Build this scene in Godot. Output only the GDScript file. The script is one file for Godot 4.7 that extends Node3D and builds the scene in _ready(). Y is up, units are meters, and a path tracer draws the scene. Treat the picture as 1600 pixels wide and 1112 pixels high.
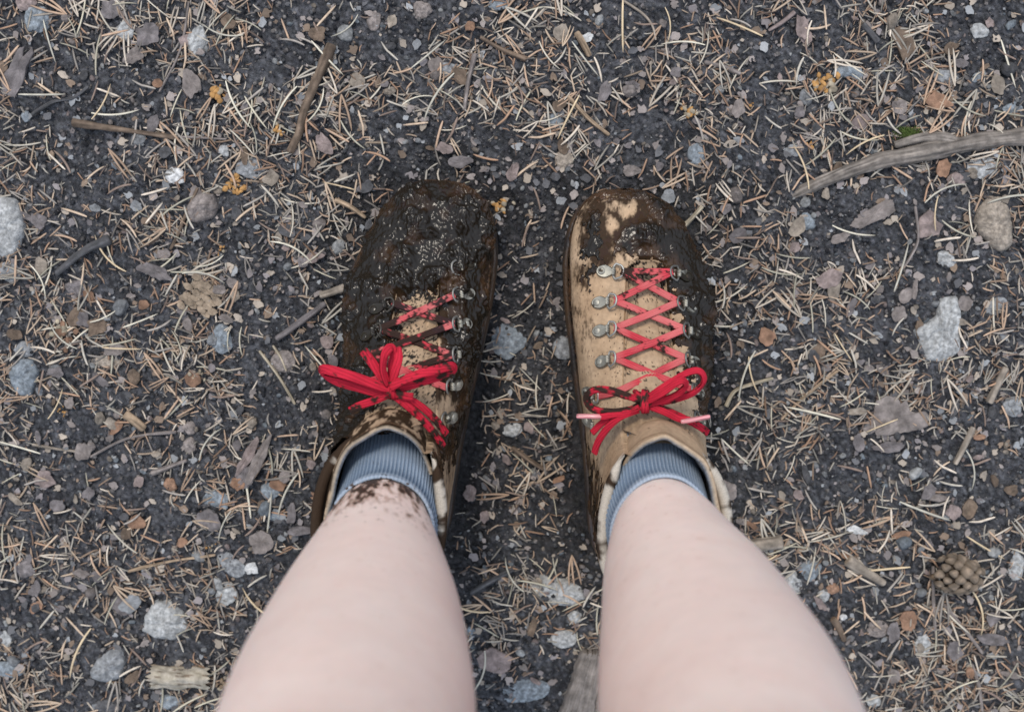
extends Node3D
# Muddy hiking boots on a forest path, seen from above. Ground tables are in millimetres on the ground: x to the right, z towards the walker.

const GROUP_STONES := "stones set in the path"
var named := {}
var mats := {}
var texes := {}
var soil_noise := FastNoiseLite.new()
var fine_noise := FastNoiseLite.new()
var lump_noise := FastNoiseLite.new()
var rng := RandomNumberGenerator.new()
var tone := {
	"blue": Color(0.255, 0.285, 0.31), "pale": Color(0.43, 0.43, 0.42), "grey": Color(0.28, 0.285, 0.29), "dark": Color(0.11, 0.108, 0.112), "beige": Color(0.37, 0.31, 0.25),
	"pink": Color(0.325, 0.255, 0.235), "purple": Color(0.215, 0.19, 0.187), "brown": Color(0.2, 0.145, 0.105), "rust": Color(0.34, 0.2, 0.13), "tan": Color(0.44, 0.32, 0.215),
	"straw": Color(0.52, 0.44, 0.32), "orange": Color(0.66, 0.36, 0.13), "white": Color(0.68, 0.67, 0.65), "taupe": Color(0.275, 0.235, 0.215), "green": Color(0.16, 0.2, 0.06),
}


class Geo:
	var v := PackedVector3Array()
	var c := PackedColorArray()
	var t := PackedVector2Array()
	var i := PackedInt32Array()

	func point(p: Vector3, col := Color.WHITE) -> int:
		v.append(p)
		c.append(col)
		return v.size() - 1

	func quad(a: int, b: int, d: int, e: int) -> void:
		i.append(a); i.append(b); i.append(d)
		i.append(a); i.append(d); i.append(e)

	# stitches rows of `across` points that begin at index `first`
	func rows(first: int, across: int, count: int, closed: bool) -> void:
		for r in count - 1:
			var a := first + r * across
			for k in (across if closed else across - 1):
				var k2 := (k + 1) % across
				quad(a + k, a + k2, a + across + k2, a + across + k)

	func fan(ring_first: int, across: int, centre: int) -> void:
		for k in across:
			i.append(ring_first + k); i.append(centre); i.append(ring_first + (k + 1) % across)

	func joined(o: Geo) -> void:
		var n := v.size()
		v.append_array(o.v)
		c.append_array(o.c)
		for k in o.i:
			i.append(n + k)

	# normals by face sums; the whole is turned outward from its centroid, or towards `hint`
	func mesh(hint := Vector3.ZERO) -> ArrayMesh:
		var n := PackedVector3Array()
		n.resize(v.size())
		var mid := Vector3.ZERO
		for p in v:
			mid += p
		mid /= maxf(1.0, v.size())
		var out := 0.0
		for f in range(0, i.size(), 3):
			var a := v[i[f]]
			var x := (v[i[f + 2]] - a).cross(v[i[f + 1]] - a)
			n[i[f]] += x
			n[i[f + 1]] += x
			n[i[f + 2]] += x
			out += x.dot(hint) if hint != Vector3.ZERO else x.dot(a - mid)
		var turn := out < 0.0
		if turn:
			for f in range(0, i.size(), 3):
				var s := i[f + 1]
				i[f + 1] = i[f + 2]
				i[f + 2] = s
		for k in n.size():
			var u := n[k].normalized()
			n[k] = (-u if turn else u) if u != Vector3.ZERO else Vector3.UP
		var arrays := []
		arrays.resize(Mesh.ARRAY_MAX)
		arrays[Mesh.ARRAY_VERTEX] = v
		arrays[Mesh.ARRAY_NORMAL] = n
		arrays[Mesh.ARRAY_COLOR] = c
		if t.size() == v.size():
			arrays[Mesh.ARRAY_TEX_UV] = t
		arrays[Mesh.ARRAY_INDEX] = i
		var m := ArrayMesh.new()
		m.add_surface_from_arrays(Mesh.PRIMITIVE_TRIANGLES, arrays)
		return m


# ---------------------------------------------------------------- naming
func numbered(called: String) -> String:
	var n: int = named.get(called, 0)
	named[called] = n + 1
	return called if n == 0 else "%s_%03d" % [called, n]


func thing(called: String, label: String, category: String, at := Vector3.ZERO, group := "") -> Node3D:
	var o := Node3D.new()
	o.name = numbered(called)
	o.position = at
	add_child(o)
	return tag(o, label, category, group)


func tag(o: Node3D, label: String, category: String, group := "", kind := "") -> Node3D:
	if label: o.set_meta("label", label)
	if category: o.set_meta("category", category)
	if group: o.set_meta("group", group)
	if kind: o.set_meta("kind", kind)
	return o


func put(called: String, m: Mesh, material: Material, parent: Node3D = null) -> MeshInstance3D:
	var o := MeshInstance3D.new()
	o.name = numbered(called) if parent == null else called
	o.mesh = m
	o.material_override = material
	(self if parent == null else parent).add_child(o, true)
	return o


# ---------------------------------------------------------------- materials
func noise_tex(key: String, freq: float, octaves: int, from: float, to: float, kind := FastNoiseLite.TYPE_SIMPLEX_SMOOTH, size := 512, bend := 0.5) -> NoiseTexture2D:
	if not texes.has(key):
		var n := FastNoiseLite.new()
		n.seed = key.hash() % 9999
		n.noise_type = kind
		n.frequency = freq
		n.fractal_octaves = octaves
		n.fractal_gain = 0.6
		var t := NoiseTexture2D.new()
		t.width = size
		t.height = size
		t.seamless = true
		t.noise = n
		var g := Gradient.new()
		g.set_color(0, Color(from, from, from))
		g.set_color(1, Color(to, to, to))
		var m := lerpf(from, to, bend)
		g.add_point(0.5, Color(m, m, m))
		t.color_ramp = g
		texes[key] = t
	return texes[key]


# vertex colours times a grain that runs through the world
func grain(key: String, rough: float, tex: Texture2D, scale: float, relief: Texture2D = null, depth := 0.0, spec := 0.5) -> StandardMaterial3D:
	if not mats.has(key):
		var m := StandardMaterial3D.new()
		m.resource_name = key
		m.vertex_color_use_as_albedo = true
		m.roughness = rough
		m.metallic_specular = spec
		m.albedo_texture = tex
		if relief:
			m.heightmap_enabled = true
			m.heightmap_texture = relief
			m.heightmap_scale = depth
		m.uv1_triplanar = true
		m.uv1_world_triplanar = true
		m.uv1_scale = Vector3.ONE * scale
		mats[key] = m
	return mats[key]


func plain(key: String, rough: float, spec := 0.5) -> StandardMaterial3D:
	if not mats.has(key):
		var m := StandardMaterial3D.new()
		m.resource_name = key
		m.vertex_color_use_as_albedo = true
		m.roughness = rough
		m.metallic_specular = spec
		mats[key] = m
	return mats[key]


# ---------------------------------------------------------------- small geometry
func ground_y(x: float, z: float) -> float:
	var y := soil_noise.get_noise_2d(x * 1000.0, z * 1000.0) * 0.0045
	# the path is trodden flat under the boots
	var flat := minf(1.0, minf(Vector2((x - 0.09) / 0.075, (z - 0.13) / 0.17).length(), Vector2((x + 0.068) / 0.075, (z - 0.13) / 0.17).length()))
	return y * flat * flat


func spline(p: Array, u: float) -> Variant:
	var n := p.size() - 1
	var k := clampi(int(u * n), 0, n - 1)
	var f := u * n - k
	var a = p[maxi(k - 1, 0)]
	var b = p[k]
	var c = p[k + 1]
	var d = p[mini(k + 2, n)]
	return 0.5 * ((2.0 * b) + (c - a) * f + (2.0 * a - 5.0 * b + 4.0 * c - d) * f * f + (3.0 * b - a - 3.0 * c + d) * f * f * f)


# lumpy stone of half sizes s: a unit cube grown to a ball, cut by a few planes and roughened
func stone_geo(s: Vector3, col: Color, number: int, n := 10, angular := 0.5) -> Geo:
	var g := Geo.new()
	var r := RandomNumberGenerator.new()
	r.seed = number
	var cuts := []
	for k in 9:
		var d := Vector3(r.randf_range(-1, 1), r.randf_range(-0.5, 1), r.randf_range(-1, 1)).normalized()
		cuts.append([d, r.randf_range(0.62, 0.95)])
	var off := Vector3(r.randf() * 900, r.randf() * 900, r.randf() * 900)
	var sides := [[Vector3.RIGHT, Vector3.UP], [Vector3.LEFT, Vector3.UP], [Vector3.UP, Vector3.RIGHT], [Vector3.DOWN, Vector3.RIGHT], [Vector3.BACK, Vector3.UP], [Vector3.FORWARD, Vector3.UP]]
	var weld := {}
	for sd in sides:
		var a: Vector3 = sd[0]
		var b: Vector3 = sd[1]
		var w := a.cross(b)
		var idx := PackedInt32Array()
		for j in n + 1:
			for k in n + 1:
				var q := a + b * (2.0 * j / n - 1.0) + w * (2.0 * k / n - 1.0)
				var key := Vector3i((q * 500).round())
				if not weld.has(key):
					var d := q.normalized()
					var m := 1.0
					for cut in cuts:
						var dn: float = d.dot(cut[0])
						if dn > 0.05:
							m = minf(m, lerpf(1.0, cut[1] / dn, angular))
					m *= 1.0 + 0.13 * lump_noise.get_noise_3dv(d * 90 + off) + 0.05 * fine_noise.get_noise_3dv(d * 260 + off)
					var shade := 1.0 + 0.2 * lump_noise.get_noise_3dv(d * 150 - off)
					weld[key] = g.point(d * m * s, Color(col.r * shade, col.g * shade, col.b * shade))
				idx.append(weld[key])
		for j in n:
			for k in n:
				var o := j * (n + 1) + k
				g.quad(idx[o], idx[o + 1], idx[o + n + 2], idx[o + n + 1])
	return g


# flat ragged chip: bark flake, leaf scrap, slab. Rims get points of their own so that the edge stays crisp.
func flake_geo(a: float, b: float, thick: float, col: Color, number: int, ragged := 0.25, curl := 0.1, sides := 22, corner := 0.0) -> Geo:
	var g := Geo.new()
	var r := RandomNumberGenerator.new()
	r.seed = number
	var rad := []
	var ph := r.randf() * 900
	# broken edges: a few straight breaks, then a ragged rim
	var breaks := []
	var turn0 := r.randf() * TAU
	var n_breaks := r.randi_range(5, 7)
	for k in n_breaks:
		breaks.append([turn0 + TAU * (k + r.randf_range(-0.3, 0.3)) / n_breaks, r.randf_range(0.68, 1.0)])
	for k in sides:
		var ang := TAU * k / sides
		var q := 1.12
		for br in breaks:
			var cs := cos(ang - br[0])
			if cs > 0.2:
				q = minf(q, br[1] / cs)
		q = lerpf(1.0, q, 0.85) * (1.0 + ragged * (0.55 * lump_noise.get_noise_2d(cos(ang) * 70 + ph, sin(ang) * 70) + 0.22 * fine_noise.get_noise_2d(cos(ang) * 90 + ph, sin(ang) * 90)) + r.randf_range(-1, 1) * ragged * 0.09)
		q *= lerpf(1.0, 1.0 / maxf(absf(cos(ang)), absf(sin(ang))), corner)
		rad.append(q)
	var bend := r.randf_range(-1, 1) * curl
	var bend2 := r.randf_range(-0.5, 1) * curl
	var rings := [0.0, 0.3, 0.58, 0.82, 1.0]
	for top in [1.0, 0.0]:
		var first := g.v.size()
		for ri in range(1, rings.size()):
			for k in sides:
				var ang := TAU * k / sides
				var q: float = rings[ri] * rad[k]
				var x := cos(ang) * q
				var z := sin(ang) * q
				var y := a * (bend * x * x + bend2 * z * z * b / a + 0.16 * curl * lump_noise.get_noise_2d(x * 70 + ph, z * 70))
				if top > 0.5:
					y += thick * (0.35 * fine_noise.get_noise_2d(x * 110 - ph, z * 300) + (1.0 if ri < rings.size() - 1 else 0.86))
				var sh := 1.0 + 0.3 * fine_noise.get_noise_2d(x * 90 + ph, z * 240 - ph) + 0.18 * lump_noise.get_noise_2d(x * 60 - ph, z * 60)
				g.point(Vector3(x * a, y, z * b), Color(col.r * sh, col.g * sh, col.b * sh))
		var mid := g.point(Vector3(0, thick * top, 0), col)
		g.rows(first, sides, rings.size() - 1, true)
		g.fan(first, sides, mid)
		if top < 0.5:
			for f in range(g.i.size() - ((rings.size() - 2) * sides * 6 + sides * 3), g.i.size(), 3):
				var s := g.i[f]
				g.i[f] = g.i[f + 1]
				g.i[f + 1] = s
	# rim
	var per := (rings.size() - 1) * sides + 1
	var rim := g.v.size()
	for lev in 2:
		for k in sides:
			g.point(g.v[lev * per + (rings.size() - 2) * sides + k], Color(col.r * 0.85, col.g * 0.85, col.b * 0.85))
	for k in sides:
		var k2 := (k + 1) % sides
		g.quad(rim + k2, rim + k, rim + sides + k, rim + sides + k2)
	return g


# a piece with its own outline: flat for bark, gently domed and faceted for stone
func slab_geo(outline: Array, thick: float, col: Color, number: int, flat: bool) -> Geo:
	var g := Geo.new()
	var loop := outline.duplicate()
	loop.append(outline[0])
	var rim := []
	var n := 72
	for k in n:
		var u := k / 72.0 * outline.size()
		var a: Vector2 = loop[int(u)]
		var b: Vector2 = loop[int(u) + 1]
		var p := a.lerp(b, u - int(u))
		p *= 1.0 + 0.035 * lump_noise.get_noise_2d(k * 40.0, number * 17.0) + (0.04 if flat else 0.02) * fine_noise.get_noise_2d(k * 17.0, number * 9.0)
		rim.append(p)
	if not flat:
		var soft := []
		for k in n:
			soft.append((rim[(k + n - 1) % n] + rim[k] * 2.0 + rim[(k + 1) % n]) / 4.0)
		rim = soft
	var rings := [0.12, 0.3, 0.48, 0.64, 0.78, 0.9, 0.97, 1.0]
	var off := number * 37.0
	for r in rings.size():
		for k in n:
			var p: Vector2 = rim[k] * rings[r]
			var x := p.x * 1000.0
			var z := p.y * 1000.0
			var y := 0.0
			if flat:
				y = thick * (1.0 - 0.25 * pow(rings[r], 8.0)) + 0.0007 * lump_noise.get_noise_2d(x * 9.0 + off, z * 9.0) + 0.00025 * fine_noise.get_noise_2d(x * 12.0, z * 30.0 + off)
			else:
				y = thick * sqrt(maxf(0.0, 1.0 - pow(rings[r], 4.5))) * (1.0 + 0.3 * lump_noise.get_noise_2d(x * 5.0 + off, z * 5.0)) + 0.0012 * lump_noise.get_noise_2d(x * 14.0 + off, z * 14.0) + 0.0004 * fine_noise.get_noise_2d(x * 16.0 + off, z * 16.0)
			var sh := 1.0 + 0.3 * lump_noise.get_noise_2d(x * 7.0 - off, z * 7.0) + 0.22 * fine_noise.get_noise_2d(x * 13.0 + off, z * (26.0 if flat else 13.0))
			g.point(Vector3(p.x, y, p.y), Color(col.r * sh, col.g * sh, col.b * sh))
	g.rows(0, n, rings.size(), true)
	g.fan(0, n, g.point(Vector3(0, thick, 0), col))
	var first := g.v.size()
	var last := (rings.size() - 1) * n
	for lev in 2:
		for k in n:
			var p := g.v[last + k]
			g.point(p if lev == 0 else Vector3(p.x * 0.97, -0.002, p.z * 0.97), Color(col.r * 0.85, col.g * 0.85, col.b * 0.85))
	g.rows(first, n, 2, true)
	return g


# round stick along points (metres), radii along it
func stick_geo(pts: Array, radii: Array, col: Color, number: int, knots := 0.25, sides := 14, step := 0.0014, ridge := 0.22) -> Geo:
	var g := Geo.new()
	var long := 0.0
	for k in pts.size() - 1:
		long += pts[k].distance_to(pts[k + 1])
	var n := clampi(int(long / step), 8, 260)
	for j in n + 1:
		var u := float(j) / n
		var p: Vector3 = spline(pts, u)
		var q: Vector3 = (spline(pts, minf(1.0, u + 0.01)) - spline(pts, maxf(0.0, u - 0.01))).normalized()
		var s := q.cross(Vector3.UP).normalized()
		var w := s.cross(q)
		var rr: float = spline(radii, u)
		rr *= 1.0 + knots * lump_noise.get_noise_2d(u * long * 2200, number * 31.7)
		if j == 0 or j == n:
			rr *= 0.72
		for k in sides:
			var a := TAU * k / sides
			var e := 1.0 + ridge * fine_noise.get_noise_3d(cos(a) * 55, sin(a) * 55 + number * 13.0, u * long * 1500)
			var sh := clampf(1.0 + 0.9 * fine_noise.get_noise_3d(cos(a) * 110 + number, sin(a) * 110, u * long * 900), 0.45, 1.7)
			g.point(p + (s * cos(a) + w * sin(a)) * rr * e, Color(col.r * sh, col.g * sh, col.b * sh))
	g.rows(0, sides, n + 1, true)
	for e in [0, n]:
		var first: int = g.v.size()
		var mid := Vector3.ZERO
		for k in sides:
			mid += g.v[e * sides + k] / sides
		for k in sides:
			g.point(g.v[e * sides + k], Color(col.r * 1.25, col.g * 1.2, col.b * 1.1))
		var m := g.point(mid, Color(col.r * 1.3, col.g * 1.2, col.b * 1.1))
		for k in sides:
			if e == 0:
				g.i.append(first + k); g.i.append(first + (k + 1) % sides); g.i.append(m)
			else:
				g.i.append(first + (k + 1) % sides); g.i.append(first + k); g.i.append(m)
	return g


# needle of length 1 along x, bent sideways and up
func needle_geo(side: float, lift: float, col: Color, number: int, thick := 0.042, kink := 0.0) -> Geo:
	var g := Geo.new()
	var n := 7
	for j in n + 1:
		var u := float(j) / n
		var x := u - 0.5
		var off := side * (0.25 - x * x) * 1.6 + kink * maxf(0.0, x - 0.12)
		var w := thick * (0.75 if j == 0 else 1.0) * sqrt(maxf(0.05, 1.0 - pow(absf(x + 0.04) * 1.92, 6.0)))
		var sh := lerpf(1.12, 0.8, u) * (1.0 + 0.12 * sin(j * 2.7 + number))
		for k in 6:
			var a := TAU * k / 6
			g.point(Vector3(x, lift * (0.25 - x * x) * 1.6 + sin(a) * w * 0.75, off + cos(a) * w), Color(col.r * sh, col.g * sh, col.b * sh))
	g.rows(0, 6, n + 1, true)
	return g


# flat ribbon with lengthwise ribs, laid along points whose faces turn towards ups
func ribbon_geo(pts: Array, ups: Array, half_w: float, half_t: float, col: Color, muddy: float, number: int, fade := 0.0) -> Geo:
	var g := Geo.new()
	var long := 0.0
	for k in pts.size() - 1:
		long += pts[k].distance_to(pts[k + 1])
	var n := maxi(6, int(long / 0.0011))
	var across := 15
	var mud := Color(0.02, 0.016, 0.013)
	for j in n + 1:
		var u := float(j) / n
		var p: Vector3 = spline(pts, u)
		var q: Vector3 = (spline(pts, minf(1.0, u + 0.02)) - spline(pts, maxf(0.0, u - 0.02))).normalized()
		var up: Vector3 = spline(ups, u)
		var s := q.cross(up).normalized()
		up = s.cross(q).normalized()
		for face in [1.0, -1.0]:
			for k in across:
				var f: float = (2.0 * k / (across - 1) - 1.0) * face
				var h := half_t * pow(maxf(0.0, 1.0 - pow(absf(f), 5.0)), 0.6) + 0.00028 * cos(f * 15.0)
				var weave := 0.00007 * sin(u * long * 5200 + f * 9.0)
				var pos: Vector3 = p + s * f * half_w + up * face * (h + weave)
				var cc := col
				var sh := 0.93 + 0.16 * cos(f * 15.0) + 0.17 * sin(u * long * 5200 + f * 9.0) + 0.22 * lump_noise.get_noise_3dv(pos * 5000)
				cc = Color(cc.r * sh, cc.g * sh, cc.b * sh)
				if fade > 0.0:
					cc = cc.lerp(Color(0.5, 0.16, 0.15), fade * clampf(0.5 + 0.9 * lump_noise.get_noise_3dv(pos * 4000), 0, 1))
				if muddy > 0.0:
					var m := lump_noise.get_noise_3dv(pos * 7000 + Vector3(number, 0, 0)) + 0.7 * fine_noise.get_noise_3dv(pos * 9000) + (muddy - 0.5) * 1.6
					var on := smoothstep(0.18, 0.34, m)
					pos += up * face * on * 0.0006
					cc = cc.lerp(mud, on * 0.97)
				g.point(pos, cc)
	g.rows(0, across * 2, n + 1, true)
	for e in [0, n]:
		var mid := Vector3.ZERO
		for k in across * 2:
			mid += g.v[e * across * 2 + k] / (across * 2)
		var m := g.point(mid, g.c[e * across * 2 + 3])
		for k in across * 2:
			var k2 := (k + 1) % (across * 2)
			if e == 0:
				g.i.append(k2); g.i.append(k); g.i.append(m)
			else:
				g.i.append(e * across * 2 + k); g.i.append(e * across * 2 + k2); g.i.append(m)
	return g


# ---------------------------------------------------------------- what lies on the path: look, x, z, half length, half breadth (millimetres), turn, tone, height share
const STONES := [
	["blue-grey rounded stone in the upper left corner", -326.0, -117.3, 10.9, 8.7, -20, "blue", 0.50],
	["pinkish stone cut by the top left edge", -333.0, -129.2, 7.8, 5.2, 0, "pink", 0.60],
	["light grey blocky stone with a flat face, upper left", -265.2, -110.0, 6.5, 7.9, 20, "pale", 0.60],
	["pale speckled egg-shaped stone at the upper left", -215.7, -103.1, 7.9, 11.4, 10, "pale", 0.60],
	["small smooth whitish pebble right of the scaly twig", -199.0, -29.7, 4.4, 5.3, -15, "pale", 0.80],
	["small blue pebble at the left above the scaly twig", -335.9, -52.7, 3.5, 4.0, 0, "blue", 0.70],
	["whitish stone above the big grey stone at the left", -233.4, -10.9, 7.5, 6.2, 10, "white", 0.50],
	["dusty grey stone sunk in needles left of the long stick", -181.7, -17.0, 9.7, 7.5, 0, "grey", 0.35],
	["grey upright stone near the top, right of the long stick", -94.6, -117.3, 4.8, 7.0, 10, "taupe", 0.60],
	["brown-grey lump of stone at the top edge", -61.8, -124.1, 6.5, 6.1, 0, "taupe", 0.60],
	["grey stone half buried in straw above the left boot", -43.8, -83.8, 10.9, 6.6, 10, "grey", 0.35],
	["blue-grey chip of stone at the top centre edge", -9.6, -127.9, 7.0, 3.9, 0, "blue", 0.50],
	["beige stone crossed by two needles above the gap between the boots", 35.7, -22.2, 7.1, 6.2, -10, "beige", 0.60],
	["pale blue-grey pebble above the right boot's outer side", 128.2, -26.6, 6.2, 7.5, 0, "blue", 0.60],
	["light grey stone near the top right corner", 320.6, -109.6, 6.1, 5.7, 0, "pale", 0.60],
	["mixed grey stone above the rusty flake at the right", 297.7, -77.8, 8.8, 6.1, 20, "grey", 0.40],
	["small tilted grey stone near the upper right edge", 320.9, -79.5, 5.7, 3.1, -35, "blue", 0.60],
	["grey pebble left of the root's side branch", 194.2, -29.2, 6.2, 4.0, 15, "grey", 0.60],
	["blue-grey stone at the right edge above the root", 345.8, -57.9, 7.0, 4.4, 0, "blue", 0.50],
	["pale green-grey stone under the root", 326.3, -17.0, 10.1, 7.5, 10, "pale", 0.35],
	["pinkish grey stone below the root", 308.5, -10.0, 7.1, 4.9, 10, "pink", 0.45],
	["smaller grey stone under the big whitish one at the left edge", -350.3, 54.9, 7.6, 7.1, 0, "grey", 0.40],
	["rounded grey stone below the flattened cone piece", -203.3, 101.3, 8.0, 9.8, 0, "blue", 0.60],
	["angular grey stone above the tall blue-grey stone at the left", -341.7, 109.0, 7.6, 5.4, 0, "grey", 0.50],
	["beige and orange stone at the left", -285.2, 118.4, 10.7, 5.4, 5, "beige", 0.45],
	["upper of two brown-grey pebbles that touch at the left", -229.1, 165.6, 5.4, 5.0, 35, "taupe", 0.80],
	["lower of two brown-grey pebbles that touch at the left", -228.6, 178.4, 4.5, 6.3, 0, "taupe", 0.80],
	["blue-grey slab-like stone left of the split bark", -210.5, 216.5, 11.3, 6.3, 25, "blue", 0.45],
	["orange-beige pebble at the lower left", -241.9, 205.4, 5.4, 5.0, 0, "rust", 0.70],
	["light blue-grey blocky stone below the split bark", -171.9, 210.9, 7.2, 6.8, 10, "blue", 0.55],
	["faint grey stone left of the left boot's bow", -160.8, 118.9, 8.5, 9.0, 15, "taupe", 0.35],
	["small bluish stone beside the lower left flakes", -168.6, 228.0, 5.9, 4.1, 0, "blue", 0.70],
	["purplish angular stone near the lower left edge", -348.2, 265.6, 8.2, 6.8, 15, "purple", 0.50],
	["smooth oval grey pebble at the bottom left", -247.6, 365.5, 9.2, 5.5, -5, "blue", 0.80],
	["grey slanting slab of stone beside the left shin", -200.2, 263.7, 11.8, 6.4, 40, "grey", 0.35],
	["whitish grey stone next to the left shin", -204.4, 286.1, 7.3, 9.1, 10, "pale", 0.45],
	["bluish stone cut by the left edge near the bottom", -363.6, 341.7, 11.0, 5.5, 10, "blue", 0.50],
	["dark stone cut by the bottom edge at the left", -292.4, 369.3, 10.1, 5.5, 0, "dark", 0.60],
	["pale stone cut by the left edge low down", -364.5, 319.5, 4.6, 6.4, 0, "pale", 0.50],
	["whitish stone left of the big beige stone", 302.9, 46.0, 7.5, 5.8, 25, "pale", 0.60],
	["faint grey stone right of the large pale stone", 338.8, 78.9, 8.9, 5.8, -15, "grey", 0.40],
	["blue-white stone left of the long bark flake at the right", 204.1, 20.3, 7.5, 6.2, 10, "blue", 0.50],
	["oval brown-grey pebble right of the right boot", 251.8, 122.5, 3.6, 2.7, 0, "taupe", 0.80],
	["grey rounded stone cut by the right edge", 354.1, 149.7, 7.2, 6.7, 0, "grey", 0.60],
	["long whitish shell-like stone low on the right", 244.2, 238.2, 9.5, 3.2, 15, "white", 0.60],
	["light blue-grey stone beside the right shin", 213.1, 267.5, 8.2, 9.1, 0, "blue", 0.45],
	["speckled grey stone touching the right shin's edge", 200.6, 278.2, 7.3, 8.7, 20, "pale", 0.45],
	["grey stone behind the round brown leaf", 262.6, 311.0, 7.3, 6.4, 0, "taupe", 0.45],
	["whitish rounded stone low on the right", 295.0, 323.7, 6.4, 8.2, 10, "pale", 0.50],
	["whitish rough stone cut by the right edge near the cone", 360.5, 265.6, 5.5, 9.6, 0, "pale", 0.60],
	["small pinkish red stone near the right shin", 229.8, 281.5, 4.6, 4.1, 0, "rust", 0.60],
	["small grey stone left of the pinkish red one", 222.6, 286.1, 4.6, 5.0, 0, "pale", 0.60],
	["tiny white quartz pebble beside the right shin", 238.1, 303.0, 2.7, 2.3, 0, "white", 0.80],
	["pale stone cut by the bottom edge right of the right shin", 261.4, 364.5, 5.5, 5.5, 0, "pale", 0.60],
	["dark blue-grey stone against the left boot's inner side", -1.8, 103.1, 12.1, 12.5, 0, "blue", 0.30],
	["grey stone against the right boot's inner side", 35.8, 108.5, 7.2, 8.1, 0, "grey", 0.40],
	["whitish stone between the boots' heels", 0.0, 166.0, 6.8, 5.0, -10, "pale", 0.50],
	["long blue-grey stone between the shins near the bottom edge", 9.2, 356.4, 17.5, 8.3, -8, "blue", 0.35],
	["light grey stone above the wood splinter", 37.1, 318.6, 9.2, 6.4, 0, "pale", 0.50],
	["small whitish stone above the flat stone's right end", 44.8, 303.0, 5.5, 5.0, 0, "pale", 0.60],
	["small bluish stone left of the left shin's inner side low down", -30.2, 312.4, 3.7, 3.2, 0, "blue", 0.70],
	["dusty purplish grey stone under the whitish pebble at the upper left", -304.9, 66.9, 7.6, 7.1, 40, "purple", 0.40],
]
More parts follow.
